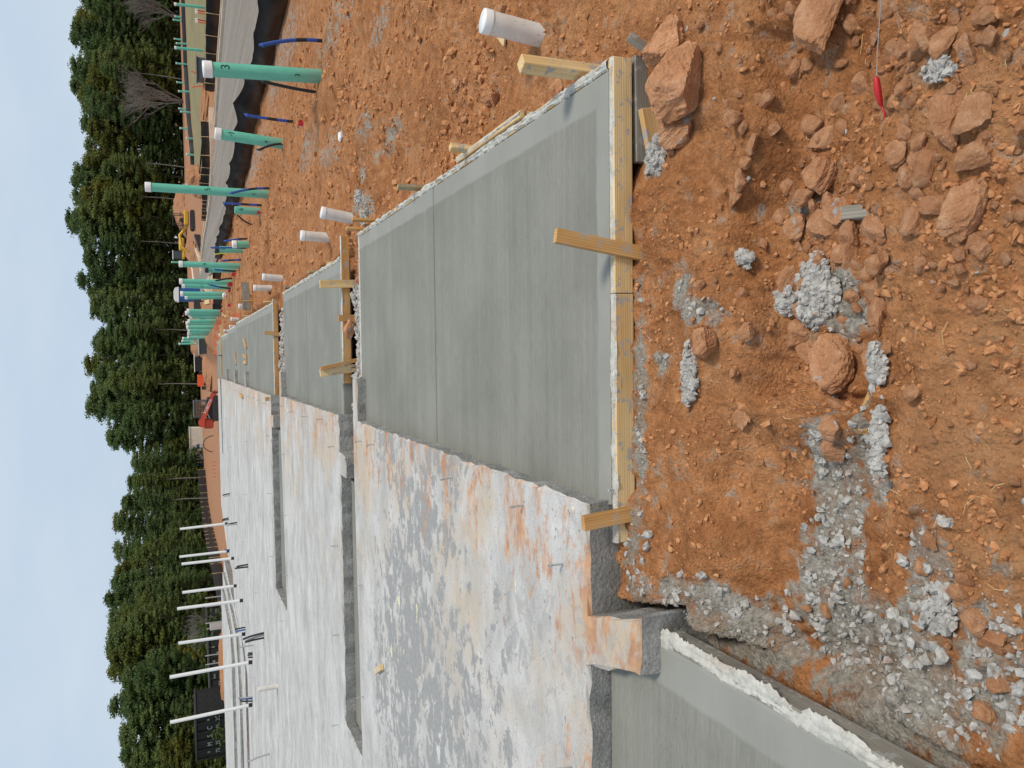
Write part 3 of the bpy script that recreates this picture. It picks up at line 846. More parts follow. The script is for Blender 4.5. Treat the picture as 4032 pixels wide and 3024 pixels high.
# first patio: front board (two lengths butted), side boards, far thin strip
form('yellow pine form board along the near patio edge, right length', (1.222, 2.742, -.046), (.25, 2.742, -.046), seed=3, cw=.028, ch=.006)
form('yellow pine form board along the near patio edge, left length with cement splashes', (.247, 2.741, -.047), (-.80, 2.741, -.050), seed=5, cw=.034, ch=.009)
form('long pine form board down the right side of the first patio', (1.201, 2.762, -.046), (1.201, 7.52, -.046), seed=7, cw=.040, ch=.012)
form('pale thin form board across the far edge of the first patio', (1.18, 7.522, -.046), (-.20, 7.522, -.046), tk=.03, seed=9, cw=.03, ch=.005)
form('pine form board across the near edge of the second patio', (1.32, 8.425, -.046), (-.30, 8.425, -.046), seed=11, mat=PINE2, crust=True, ch=.006)
form('pine form board down the right side of the second patio', (1.082, 8.45, -.046), (1.082, 13.44, -.046), seed=13, cw=.04, ch=.012)
form('pine form board across the near edge of the third patio', (1.10, 14.99, -.046), (-.72, 14.99, -.046), seed=15, mat=PINE2, ch=.006)
form('pine form board down the right side of the third patio', (1.022, 15.02, -.046), (1.022, 20.68, -.046), seed=17, cw=.04)
form('white crusted form board down the right side of the fourth patio', (1.04, 20.70, -.046), (1.04, 24.75, -.046), seed=19, cw=.05)
form('white crusted form board down the right side of the fifth patio', (.97, 24.78, -.046), (.97, 29.03, -.046), seed=21, cw=.05)
form('white crusted form board down the right side of the sixth patio', (.86, 29.06, -.046), (.86, 33.1, -.046), seed=23, cw=.05)
form('cross board of bare pine between the two farthest patios', (1.35, 33.12, .0), (-.75, 33.12, .0), w=.14, crust=False)
plank('steel_stake', (.1, 33.05, -.1), (.1, 33.05, .17), .03, .03, DARK, label='small dark stake nailed to the far cross board', cat='stake')
form('form board caked with white mortar along the lower left patio', (-1.098, 2.41, -.052), (-1.092, .36, -.052), seed=25, cw=.06, ch=.009, mat=GREYWOOD)
plank('wood_scrap', (1.215, 4.25, -.06), (1.215, 4.02, -.05), .06, .03, PINE2, label='reddish wood scrap behind the right side form', cat='scrap wood')
form('short pine board doubled behind the right side form', (1.245, 3.62, -.03), (1.245, 4.62, -.035), seed=27, cw=.02, ch=.006)
# boards under the front corner
plank('plank', (1.24, 2.735, -.155), (.80, 2.735, -.160), .10, .03, GREYWOOD, label='grey weathered plank below the front form at the right corner', cat='plank')
plank('plank', (1.02, 2.700, -.165), (.76, 2.69, -.215), .11, .03, PINE, label='stained pine offcut standing below the front form corner', cat='plank')
plank('plank', (1.30, 2.70, -.06), (1.21, 2.66, -.19), .045, .022, GREYWOOD, label='whitened stick end beside the big brown boulder', cat='plank')

STK = 'timber stakes holding the forms'
def stake(label, x, y, h, dx=0.0, dy=0.0, w=.045, tk=.025, mat=None, z0=None, roll=0.0):
    zb = (gz1(x, y) if z0 is None else z0)
    return plank('stake', (x, y, zb - .05), (x + dx, y + dy, zb + h), w, tk, mat or PINE, roll=roll, label=label, cat='stake', group=STK, taper=0)
stake('brown pine stake leaning against the middle of the near form board', .405, 2.700, .41, .07, .035, .060, .028, PINE2, z0=-.14, roll=1.57)
stake('brown pine stake with a knot leaning against the left end of the near form board', -.665, 2.695, .30, -.035, .03, .062, .03, PINE2, z0=-.14, roll=1.57)
stake('thick square pine stake at the right front corner of the first patio', 1.275, 3.05, .40, -.01, .0, .06, .06, PINE, roll=.5)
stake('pine stake behind the side form, second from the camera', 1.265, 4.42, .26, .0, .0, .045, .04, PINE, roll=.5)
stake('grey green stake behind the side form beside the control joint', 1.265, 5.55, .27, -.01, .0, .045, .03, TREATED, roll=.5)
stake('slim pine stake near the far end of the first side form', 1.27, 7.05, .31, -.01, .0, .035, .03, PINE2, roll=.5)
stake('short pine stake beside the far right corner of the first patio', 1.26, 7.55, .24, .0, .0, .04, .03, PINE2, roll=.5)
stake('broad pine stake at the near form of the second patio', .80, 8.385, .36, -.015, .0, .085, .035, PINE, z0=-.12, roll=1.57)
stake('broad pine stake leaning left at the near form of the second patio', -.12, 8.375, .40, -.06, .0, .085, .03, PINE, z0=-.14, roll=1.57)
stake('thin pine stake crossed over the leaning broad stake', -.03, 8.345, .40, -.10, -.01, .04, .035, PINE2, z0=-.14, roll=1.57)
stake('short stake stub in the rubble between the first two patios', .42, 8.37, .17, .0, .0, .07, .03, PINE2, z0=-.12, roll=1.57)
for k, (x, y, h, m_, lab) in enumerate([(1.16, 9.55, .19, PINE, 'pine stake beside the second patio, nearest of four'), (1.17, 10.7, .24, TREATED, 'tan stake beside the second patio, second of four'),
        (1.17, 12.55, .18, TREATED, 'white tipped stake beside the second patio, third of four'), (1.18, 13.35, .22, GREYWOOD, 'grey stake beside the second patio, last of four'),
        (1.45, 20.6, .38, PINE2, 'tall brown stake at the grey board beyond the third patio'), (1.16, 16.6, .24, PINE, 'pine stake beside the third patio'), (1.12, 21.6, .26, PINE, 'paired pine stakes beside the fourth patio'),
        (1.12, 25.0, .16, PINE, 'short stake beside the fifth patio'), (1.05, 27.2, .18, PINE2, 'short brown stake beside the fifth patio, farther one'), (.98, 30.5, .18, PINE, 'short stake beside the sixth patio')]):
    stake(lab, x, y, h, -.01, 0, .05, .035, m_, roll=.5)
stake('pine stake standing at the near form of the third patio', .42, 14.95, .30, .05, .0, .075, .03, PINE2, z0=-.13, roll=1.57)
stake('pine stake leaning at the left corner of the third patio', -.76, 14.94, .28, -.03, .0, .075, .03, PINE2, z0=-.10, roll=1.57)
plank('plank', (1.95, 20.9, .02), (1.22, 20.75, .0), .20, .03, GREYWOOD, label='wide grey board standing on edge beyond the third patio', cat='plank')
for lab, x, y, a in [('flat wood block on the fourth patio, rightmost of three', .25, 20.9, .9), ('wood block lying on the fourth patio, middle of three', .01, 20.95, 1.45), ('wood block lying on the fourth patio, leftmost of three', -.12, 20.95, 1.6), ('small pale block on the fifth patio', -.22, 24.9, .3), ('small dark block on the white slab beside the fourth patio', -1.05, 21.2, 1.5)]:
    z = .12 if x < -1 else .021
    plank('wood_block', (x, y, z), (x + .9*math.cos(a)*.45, y + .9*math.sin(a)*1.1, z), .09, .038, PINE2, roll=1.57, label=lab, cat='wood block')
plank('wood_block', (-2.70, 6.40, .121), (-2.80, 6.58, .121), .05, .038, PINE, roll=1.57, label='small wood block lying on the white slab near the recess', cat='wood block')
plank('wood_chip', (1.83, 4.15, gz1(1.85, 4.18) + .012), (1.90, 4.22, gz1(1.85, 4.18) + .02), .05, .012, PINE, roll=1.4, label='pale wood chip lying on the clay bank', cat='wood chip')
plank('plank', (-.10, 1.66, gz1(-.1,1.66) + .01), (-.24, 1.62, gz1(-.24,1.62) + .005), .045, .022, PINE2, roll=1.2, label='stained stick half buried below the big clay block', cat='plank')
plank('plank', (.44, 1.86, gz1(.44,1.86) + .0), (.42, 1.66, gz1(.42,1.66) + .004), .045, .02, GREYWOOD, roll=1.3, label='grey slat half buried under the rubble rocks', cat='plank')

# ------------------------------------------------------------------ anchor bolts along the slab edges
BOLT = 'anchor bolts along the slab edges'
bolt_me = MB().tube([(0,0,-.02),(0,0,.075)], .005, 6).tube([(0,0,.055),(0,0,.062)], .009, 6).mesh('anchor_bolt')
bolt_me.materials.append(STEEL)
bl = [(-.78,6.6),(-.78,4.55),(-.76,3.45),(-.95,3.02),(-1.85,2.95),(-2.2,7.20),(-2.1,8.42),(-3.3,7.22),(-3.1,8.42),(-4.2,8.6),(-4.6,8.1),(-1.0,8.5),(-.8,7.1),(-.75,9.2),(-.8,10.4),(-.82,11.7),(-.8,12.9),
      (-1.6,12.9),(-2.6,12.85),(-3.6,12.85),(-4.6,13.6),(-3.8,15.0),(-2.6,15.05),(-1.5,15.1),(-.9,15.6),(-.9,16.8),(-.92,18),(-.95,19.3),(-.95,20.9),(-.95,22.2),(-.96,23.6),(-2.1,20),(-3.6,21),(-5.2,22.5),(-6.2,24.5),(-3,27),(-4.3,29.5),(-2.2,29.2),(-2.4,31.9),(-5.5,18.5),(-7.0,21.0),(-8.3,20.5)]
for k, (x, y) in enumerate(bl):
    o = tag(link_mesh('anchor_bolt', bolt_me), 'short steel anchor bolt standing up at the white slab edge', 'bolt', BOLT)
    o.location = (x, y, .10); o.rotation_euler = (random.uniform(-.1,.1), random.uniform(-.1,.1), 0)
nail = MB().tube([(0,0,0),(.0,-.004,.03)], .003, 6).tube([(0,-.004,.03),(0,-.0045,.032)], .006, 6).build('nail', STEEL)
nail.location = (-.575, 2.735, 0); tag(nail, 'bent nail sticking up from the left end of the near form', 'nail')
# ------------------------------------------------------------------ rocks
def ico(sub):
    bm = bmesh.new(); bmesh.ops.create_icosphere(bm, subdivisions=sub, radius=1)
    v = np.array([x.co[:] for x in bm.verts]); f = np.array([[q.index for q in p.verts] for p in bm.faces]); bm.free()
    return v, f
ICO = {s: ico(s) for s in (1, 2, 3, 4, 5)}
def n3(p, f, seed):
    return (fbm(p[:, 0] + 3.1 * p[:, 2], p[:, 1] - 1.7 * p[:, 2], f, 4, seed) + fbm(p[:, 1] + 2.3 * p[:, 0], p[:, 2] + .9 * p[:, 0], f, 4, seed + 50)) * .5
def rock_mesh(seed, sub=4, cuts=11, rough=.07, flat=1.0):
    rs = np.random.default_rng(seed)
    d, f = ICO[sub]
    nrm = rs.normal(0, 1, (cuts, 3)); nrm /= np.linalg.norm(nrm, axis=1, keepdims=True)
    off = rs.uniform(.45, .9, cuts)
    dot = d @ nrm.T
    r = np.where(dot > .05, off / np.maximum(dot, .05), 9).min(1)
    r = np.minimum(r, 1.12)
    p = d * r[:, None]
    p = p * (1 + rough * 2.2 * n3(p, 1.7, seed)[:, None] + rough * .9 * n3(p, 5.0, seed + 3)[:, None])
    if sub >= 4: p = p * (1 + rough * .5 * n3(p, 13.0, seed + 9)[:, None])
    p[:, 2] *= flat
    p /= np.abs(p).max(0)[None, :] * 2        # fits a unit box
    return np_mesh('rock', p, f, False)
BIG = [
(1.212,2.516,0.215,0.282,0.212,'c','large brown boulder against the patio corner, the rearmost of the pair'),
(1.012,2.369,0.287,0.273,0.205,'c','large angular reddish boulder leaning on the brown one by the patio corner'),
(0.872,2.467,0.161,0.185,0.139,'s','clay rock streaked with white cement beside the form board corner'),
(1.123,2.340,0.054,0.048,0.036,'c','fist sized round clod beside the large brown boulder'),
(0.581,1.913,0.155,0.156,0.117,'c','broad flat topped clay block in the middle of the rubble'),
(0.811,2.126,0.065,0.054,0.102,'c','upright oval clay stone above the broad flat topped block'),
(0.714,2.072,0.083,0.067,0.026,'c','thin pale clay slab below the oval stone'),
(0.876,2.178,0.062,0.052,0.039,'c','small clod touching the upper end of the oval stone'),
(0.772,2.092,0.050,0.047,0.035,'c','small triangular clod beside the oval stone'),
(-0.041,1.845,0.203,0.196,0.147,'s','big weathered clay block smeared with white at the trench edge'),
(0.021,2.221,0.139,0.153,0.115,'c','squared clay block with grey cement on its edge near the gravel heap'),
(0.437,1.819,0.122,0.102,0.079,'s','upright clay rock with a white cement splash on its face'),
(1.037,1.836,0.206,0.191,0.143,'c','big embedded clay boulder at the right under the string line'),
(0.890,1.629,0.084,0.082,0.031,'c','leaning clay plate right of the string line'),
(0.840,1.502,0.096,0.081,0.041,'c','tilted pale clay flake standing up near the string line'),
(0.795,1.389,0.080,0.067,0.062,'c','dull brown stone between the flake and the grey spill'),
(0.729,1.279,0.091,0.076,0.057,'s','round pale stone speckled white near the right lower corner'),
(0.588,1.313,0.143,0.131,0.049,'c','broad flat clay slab lying near the right lower corner'),
(0.560,1.334,0.079,0.077,0.029,'s','clay stone speckled with white beside the broad flat slab'),
(0.523,1.312,0.065,0.049,0.041,'c','small clay stone below the speckled one'),
(0.534,1.482,0.081,0.070,0.053,'c','round knobbly clay clod in the loose soil'),
(0.533,1.405,0.068,0.051,0.043,'c','dark leaning clay stone beside the knobbly clod'),
(0.461,1.239,0.095,0.095,0.071,'c','large dusty boulder half buried near the lower edge'),
(0.343,1.265,0.180,0.102,0.113,'c','large pointed dusty boulder near the lower edge'),
(0.535,1.744,0.089,0.062,0.056,'c','reddish pink stone beside the flat topped block'),
(0.514,1.941,0.064,0.094,0.070,'c','split clay stone under the flat topped block'),
(0.600,2.123,0.085,0.057,0.053,'c','shield shaped clay stone in the rubble'),
(0.583,2.071,0.074,0.066,0.050,'c','pointed clay stone beside the shield shaped one'),
(0.552,2.166,0.085,0.071,0.054,'c','square clay stone at the rubble edge'),
(0.424,1.996,0.098,0.095,0.071,'s','rough clay lump coated with cement grit'),
(0.471,2.081,0.067,0.063,0.047,'c','small pale clay wedge in the rubble'),
(0.300,1.883,0.075,0.066,0.049,'s','clay lump with one white corner above the grey concrete chunk'),
(0.360,1.772,0.105,0.075,0.066,'s','clay rock half coated in pale cement'),
(0.237,2.026,0.124,0.076,0.078,'s','clay rock crusted with grey crumbs on one side'),
(0.170,1.764,0.067,0.056,0.042,'c','small round clod right of the grey concrete chunk'),
(0.309,1.770,0.120,0.060,0.075,'s','reddish rock in the cement spill'),
(0.071,2.073,0.076,0.071,0.053,'c','pointed clay shard left of the grey concrete chunk'),
(0.037,2.004,0.090,0.062,0.057,'c','long clay shard below the pointed one'),
(-0.313,1.747,0.096,0.097,0.073,'s','grey stained rock at the head of the gravel channel'),
(-0.232,1.691,0.086,0.091,0.069,'s','cement crusted stone above the grey stained rock'),
(-0.238,2.126,0.104,0.083,0.065,'c','smooth curved clay clod alone on the bench'),
(-0.682,1.246,0.077,0.064,0.048,'c','pale stone at the lower edge beside the grey crumbs'),
(-0.715,1.215,0.088,0.084,0.063,'c','large pale rock at the lower edge'),
(1.617,4.472,0.111,0.119,0.089,'c','clay stone lying on the bank beside the patio'),
(1.586,4.420,0.088,0.157,0.118,'c','long clod on the bank right of the patio'),
(-0.924,1.247,0.077,0.069,0.052,'c','rusty brown rock at the lower left corner'),
(-0.826,1.198,0.062,0.063,0.047,'c','rusty stone among the grey crumbs at lower left'),
(0.466,1.918,0.079,0.066,0.066,'c','upright dark clay stone beneath the flat topped block'),
(1.981,4.122,0.104,0.102,0.076,'c','pink stone on the bank above the capped pipe stub'),
(1.854,4.955,0.106,0.118,0.089,'c','clod half sunk in the bank'),
(1.624,4.457,0.127,0.146,0.110,'c','pair forming clod on the bank slope'),
(1.327,3.454,0.131,0.099,0.082,'c','clay lumps heap behind the side form'),
]
for k, (x, y, w, dy, zz, kind, lab) in enumerate(BIG):
    o = link_mesh('rock', rock_mesh(100 + k, 5 if max(w, dy) > .12 else 4, 7 + k % 4, .09), ROCK_S if kind == 's' else ROCK)
    o.scale = (w, dy, zz)
    o.location = (x, y, gz1(x, y) + zz * .18)
    o.rotation_euler = (random.uniform(-.2, .2), random.uniform(-.2, .2), random.uniform(-.4, .4))
    if 'leaning on the brown' in lab: o.location.z += .025; o.rotation_euler.x = .3
    tag(o, lab, 'rock', 'rocks lying in front of the patio')
protos = [rock_mesh(300 + i, 2, 8, .09) for i in range(14)]
for p in protos: p.materials.append(ROCK)
def clod_density(x, y):
    d = .25
    if -.15 < x < 1.3 and 1.45 < y < 2.25: d = 1.0
    if x > .2 and y < 1.6: d = .9
    if 1.25 < x < 3.2 and y > 2.2: d = .42
    if x < -.2 and 1.95 < y < 2.7: d = .06
    return d
placed = 0; tries = 0
while placed < 235 and tries < 20000:
    tries += 1
    y = 1.05 + 4.6 * random.random() ** 1.9
    x = random.uniform(-.55 * y - .1, .52 * y + .2)
    if -.72 < x < 1.27 and y > 2.62: continue
    if x < -1.0 or (x < -.6 and y > 2.4): continue
    if random.random() > clod_density(x, y): continue
    s = .018 + .042 * random.random() ** 2.0
    o = link_mesh('clod', protos[placed % 14])
    o.scale = (s * random.uniform(.8, 1.4), s * random.uniform(.8, 1.2), s * random.uniform(.5, .9))
    o.location = (x, y, gz1(x, y) + s * .18)
    o.rotation_euler = (random.uniform(-.5, .5), random.uniform(-.5, .5), random.uniform(0, 6.28))
    zone = 'on the bank right of the patio' if x > 1.25 and y > 2.2 else ('in the rubble trench' if -.2 < x and 1.6 < y < 2.2 else ('in the loose soil near the lower edge' if y <= 1.6 else ('on the soil below the near form board' if x > -.2 else 'on the soil beside the gravel channel')))
    tag(o, 'small loose clay clod ' + zone, 'clod', 'loose clay clods ' + zone)
    placed += 1

med = [rock_mesh(340 + i, 3, 7, .08) for i in range(12)]
for p in med: p.materials.append(ROCK)
placed = 0
while placed < 96:
    if placed < 74: x, y, zone = random.uniform(-.1, 1.15), random.uniform(1.5, 2.12), 'packed in the rubble trench'
    else: x, y, zone = random.uniform(.2, .85), random.uniform(1.2, 1.5), 'bedded in the soil near the lower right corner'
    if any(abs(x - b[0]) < b[2] * .42 and abs(y - b[1]) < b[3] * .42 for b in BIG): continue
    s = random.uniform(.03, .06) if random.random() < .6 else random.uniform(.06, .10)
    o = link_mesh('stone', med[placed % 12])
    o.scale = (s * random.uniform(.9, 1.4), s * random.uniform(.8, 1.2), s * random.uniform(.5, .8))
    o.location = (x, y, gz1(x, y) + s * .06)
    o.rotation_euler = (random.uniform(-.5, .5), random.uniform(-.5, .5), random.uniform(0, 6.28))
    tag(o, 'angular clay stone ' + zone, 'stone', 'angular stones ' + zone)
    placed += 1

def crumbs(name, pos, size, mat, label, seed, sub=1, parent=None, kind='stuff', zoff=.15):
    rs = np.random.default_rng(seed)
    d, f = ICO[sub]
    n = len(pos); m = len(d)
    jit = 1 + rs.uniform(-.5, .4, (n, m, 1))
    sc = size[:, None, None] * rs.uniform(.6, 1.35, (n, 1, 3))
    q = rs.normal(0, 1, (n, 4)); q /= np.linalg.norm(q, axis=1, keepdims=True)
    w, x, y, z = q.T
    Rm = np.stack([np.stack([1-2*(y*y+z*z), 2*(x*y-z*w), 2*(x*z+y*w)], 1), np.stack([2*(x*y+z*w), 1-2*(x*x+z*z), 2*(y*z-x*w)], 1), np.stack([2*(x*z-y*w), 2*(y*z+x*w), 1-2*(x*x+y*y)], 1)], 1)
    v = np.einsum('nij,nmj->nmi', Rm, d[None] * jit * sc)
    v = v + pos[:, None, :]
    v[:, :, 2] += (size * zoff)[:, None]
    ff = (f[None] + (np.arange(n) * m)[:, None, None]).reshape(-1, 3)
    o = link_mesh(name, np_mesh(name, v.reshape(-1, 3), ff, False), mat, parent)
    return tag(o, label, kind=kind) if label else o
def allowed(x, y):
    bad = ((x > -.66) & (x < 1.19) & (y > 2.70) & (y < 7.54)) | ((x > -.66) & (x < 1.1) & (y > 8.40)) | ((x < -.62) & (y > 2.78)) | ((x < -1.04) & (y < 2.9)) | ((x < -1.0) & (y > 2.4))
    return ~bad
n = 42000
yy = 1.0 + 9.0 * RNG.random(n) ** 2.4; xx = RNG.uniform(-1, 1, n) * (.56 * yy + .2)
dens_ = .35 + 1.6 * np.clip(fbm(xx, yy, 2.2, 3, 91), -.2, .5) + .35 * ((yy < 2.2) & (xx > -.2)) + .1 * (xx > 1.2) - .25 * np.exp(-(((xx + .45) / .45) ** 2 + ((yy - 2.35) / .25) ** 2))
keep = allowed(xx, yy) & (RNG.random(n) < dens_)
keep &= cement_mask(xx, yy) < .45
xx, yy = xx[keep][:19000], yy[keep][:19000]
sz = .0022 + .0115 * RNG.random(len(xx)) ** 4.0
sz *= 1 + .25 * np.maximum(0, yy - 3)
crumbs('soil_crumbs', np.c_[xx, yy, gz(xx, yy)], sz, CCRUMB, 'fine crumbs of red clay scattered over the soil', 5)
n = 9000
yy = 4.5 + 30 * RNG.random(n) ** 1.6; xx = RNG.uniform(1.3, 4.6, n)
keep = RNG.random(n) < np.clip(.35 + 2.2 * fbm(xx, yy, 1.1, 3, 191), 0, 1)
xx, yy = xx[keep][:4200], yy[keep][:4200]
crumbs('bank_clods', np.c_[xx, yy, gz(xx, yy)], (.005 + .032 * RNG.random(len(xx)) ** 4.5) * (1 + .02 * yy), CCRUMB, 'clay clods strewn over the bank below the green pipes', 15)
n = 60000
yy = 1.0 + 8.0 * RNG.random(n) ** 2.0; xx = RNG.uniform(-1.15, 2.9, n)
cmk = cement_mask(xx, yy)
keep = allowed(xx, yy) & (RNG.random(n) < np.clip(cmk * 1.3 - .3, 0, 1) * .75 + .005)
xx, yy = xx[keep][:11000], yy[keep][:11000]
sz = .0025 + .012 * RNG.random(len(xx)) ** 2.6
crumbs('gravel', np.c_[xx, yy, gz(xx, yy)], sz, CRUMB, 'grey gravel and cement crumbs spilled over the clay', 6)
n = 2500
yy = 1.15 + 1.5 * RNG.random(n); xx = RNG.uniform(-1.0, .1, n)
keep = allowed(xx, yy) & (RNG.random(n) < cement_mask(xx, yy) * .16)
xx, yy = xx[keep][:230], yy[keep][:230]
crumbs('gravel', np.c_[xx, yy, gz(xx, yy)], .010 + .012 * RNG.random(len(xx)) ** 2, CRUMB, 'larger pale stones among the grey gravel spill', 16, sub=2, zoff=.3)
n = 2600
xx = RNG.uniform(-1.0, .75, n); yy = 8.38 - .9 * RNG.random(n)
crumbs('gap_rubble', np.c_[xx, yy, gz(xx, yy)], .008 + .03 * RNG.random(n) ** 3, CRUMB, 'grey rubble in the gap between the first two patios', 8)
n = 900
xx = RNG.uniform(-1.0, .9, n); yy = RNG.uniform(13.6, 14.9, n)
crumbs('gap_rubble', np.c_[xx, yy, gz(xx, yy)], .012 + .04 * RNG.random(n) ** 3, CRUMB, 'grey rubble in the gap between the second and third patios', 9)

def chunk(label, x, y, w, d, h, n, seed, size=.011):
    rs = np.random.default_rng(seed)
    e = thing('concrete_chunk', label, 'concrete chunk', (x, y, gz1(x, y)), group='crumbly lumps of spilled concrete')
    core = link_mesh('core', rock_mesh(seed, 3, 8, .12), CRUMB, e); core.scale = (w * .85, d * .85, h * .72); core.location = (0, 0, h * .22)
    dr = rs.normal(0, 1, (n, 3)); dr[:, 2] = np.abs(dr[:, 2]); dr /= np.linalg.norm(dr, axis=1, keepdims=True)
    rr_ = .80 + .75 * n3(dr, 1.6, seed)
    P = dr * rr_[:, None] * np.array([w * .54, d * .54, h * .55]) * (.55 + .45 * rs.random((n, 1)) ** .4) + np.array([0, 0, h * .14])
    crumbs('grit', P, size * (.4 + .9 * rs.random(n) ** 1.5), CRUMB, None, seed, parent=e, kind=None)
    return e
chunk('big grey crumbly concrete chunk at the middle of the trench', .187, 1.89, .235, .17, .10, 1900, 401)
chunk('smaller grey concrete chunk touching the big one', .165, 2.03, .10, .12, .07, 380, 402)
chunk('long grey heap of spilled concrete beside the squared clay block', -.09, 2.32, .25, .08, .05, 460, 403)
chunk('grey concrete lump beneath the upper rubble', .33, 2.14, .07, .10, .05, 200, 404)
chunk('pile of grey gravel under the right front form corner', .79, 2.61, .17, .13, .07, 380, 405, .013)
chunk('grey cement lump near the right lower corner', .705, 1.34, .06, .09, .035, 120, 406, .009)
chunk('grey gravelly lump right of the big weathered block', -.045, 1.55, .14, .05, .04, 240, 407)
chunk('crusty grey lump along the channel edge', -.26, 1.52, .24, .05, .035, 260, 408)
chunk('heap of grey lumps near the lower picture edge', -.69, 1.35, .11, .10, .05, 240, 409, .012)
chunk('grey clod with concrete beyond the capped stubs', 1.72, 8.2, .16, .3, .08, 90, 410, .02)
chunk('grey concrete lump behind the far right patio corner', 1.45, 7.85, .22, .22, .10, 120, 411, .022)
# red soil lump on the stub in the first gap
o = link_mesh('rock', rock_mesh(431, 3, 8, .1), ROCK_S); o.scale = (.22, .2, .16); o.location = (.30, 8.28, -.06)
tag(o, 'clay lump crusted with cement beside the short stake stub', 'rock', 'rocks lying in front of the patio')
# straw and twigs
tw = MB()
for k in range(70):
    y = 1.1 + 3.2 * random.random() ** 1.6; x = random.uniform(-.5 * y, .5 * y + .2)
    if -.72 < x < 1.25 and y > 2.6 or x < -1: continue
    z = gz1(x, y) + .008; a = random.uniform(0, 6.28); L = random.uniform(.02, .06)
    tw.tube([(x, y, z), (x + L*.5*math.cos(a), y + L*.5*math.sin(a), z + .006), (x + L*math.cos(a+.2), y + L*math.sin(a+.2), z)], .0009, 4)
tag(tw.build('straw', simple('straw', (0.62, 0.45, 0.20), .8, .2)), 'thin straw bits scattered over the soil', kind='stuff')
# plumb: red tag on a thin wire
e = thing('string_line', 'thin wire with a red plastic marker tied at its end', 'string line', (.74, 1.60, gz1(.74, 1.60) + .03))
MB().tube([(.24, -.05, .10), (.12, .0, .055), (.05, .015, .04)], .0014, 5).build('wire', STEEL, e)
MB().tube([(.055, .016, .042), (.045, .016, .040), (.01, .02, .028), (-.02, .02, .018), (-.03, .02, .010)], [.003, .009, .010, .007, .002], 10).build('red_marker', RED, e)
MB().tube([(-.03, .02, .012), (-.05, .01, .012), (-.07, .018, .008)], [.004, .003, .001], 5).build('tail', RED, e)
# ------------------------------------------------------------------ pipes
def text_mesh(s, size):
    c = bpy.data.curves.new('txt', 'FONT'); c.body = s; c.size = size; c.align_x = 'CENTER'; c.align_y = 'CENTER'; c.fill_mode = 'FRONT'
    c.resolution_u = 3
    o = bpy.data.objects.new('txt', c); COL.objects.link(o)
    dg = bpy.context.evaluated_depsgraph_get()
    m = bpy.data.meshes.new_from_object(o.evaluated_get(dg))
    bpy.data.objects.remove(o); bpy.data.curves.remove(c)
    return m
def wrap_text(s, size, r, z, parent, ang=0.0, mat=None, slant=0.0):
    """lettering wrapped on a vertical cylinder, facing -Y at ang=0"""
    m = text_mesh(s, size)
    for v_ in m.vertices:
        a = v_.co.x / r + ang; zz = z + v_.co.y
        v_.co = Vector((r * math.sin(a), -r * math.cos(a), zz))
    return link_mesh('marker_number', m, mat or INK, parent)
def flat_text(name, s, size, M, parent, mat):
    m = text_mesh(s, size)
    for v_ in m.vertices: v_.co = M @ v_.co
    return link_mesh(name, m, mat, parent)
def ring_mesh(r0, r1, z0, z1, n=20):
    mb = MB(); vs = []; fs = []
    return mb
SEW = 'green sewer pipes standing along the bank'
def green_pipe(label, x, y, H, lean=0.0, r=.082, num=None, low=None, cap=True, group=SEW, numz=None, leany=0.0, capmat=None, n=20):
    g = gz1(x, y)
    e = thing('sewer_pipe', label, 'pipe', (x, y, g), group=group)
    e.rotation_euler = (-leany / max(H, .1), lean / max(H, .1), 0)
    MB().tube([(0, 0, -.15), (0, 0, H - (.02 if cap else 0))], r, n).build('barrel', GREEN, e)
    if cap:
        MB().tube([(0, 0, H - .105), (0, 0, H - .02), (0, 0, H), (0, 0, H + .003)], [r + .011, r + .011, r + .007, .0], n, caps=False).tube([(0, 0, H - .106), (0, 0, H - .105)], r + .011, n).build('cap', capmat or PVC, e)
    if num: wrap_text(num, .15, r + .0015, numz or H - .26, e, .15)
    if low: wrap_text(low, .085, r + .0015, .30, e, -.35)
    return e
green_pipe('tall green pipe marked 3 beside the sagging black fence', 3.63, 10.12, 1.42, -.10, .088, '3', '3')
green_pipe('green pipe marked 4 leaning to the right', 3.73, 13.91, 1.13, .07, .090, '4', '4')
green_pipe('tallest green pipe marked 5 standing before the trees', 3.38, 16.58, 2.32, -.02, .085, '5', '5', numz=1.18)
green_pipe('short green pipe marked 6 with a dark torn top', 3.31, 18.20, .55, .0, .085, '6', cap=False, numz=.42)
green_pipe('short green pipe with a taped white top', 2.96, 21.04, .42, -.02, .09, capmat=PAPER)
green_pipe('low green pipe marked 8 with a black wrapped top', 3.06, 22.95, .74, -.01, .09, '8', numz=.52, capmat=BLACKP)
green_pipe('tall green pipe marked 9 with a blue tape beside it', 2.79, 24.61, 1.70, .0, .085, '9', numz=.98)
green_pipe('green pipe with a black top close behind pipe 9', 2.85, 26.37, .93, -.02, .085, '10', numz=.75, capmat=BLACKP)
green_pipe('tall capped green pipe to the left of pipe 9', 2.65, 28.52, 1.70, -.01, .09)
green_pipe('capped green pipe just behind the tall one, with a paper tag', 2.56, 29.58, 1.58, .04, .09, '12', numz=.9)
green_pipe('tall capped green pipe in front of the blue toilet', 2.53, 32.18, 1.63, -.03, .09)
green_pipe('slightly shorter green pipe left of the blue toilet', 2.55, 34.16, 1.53, -.03, .09)
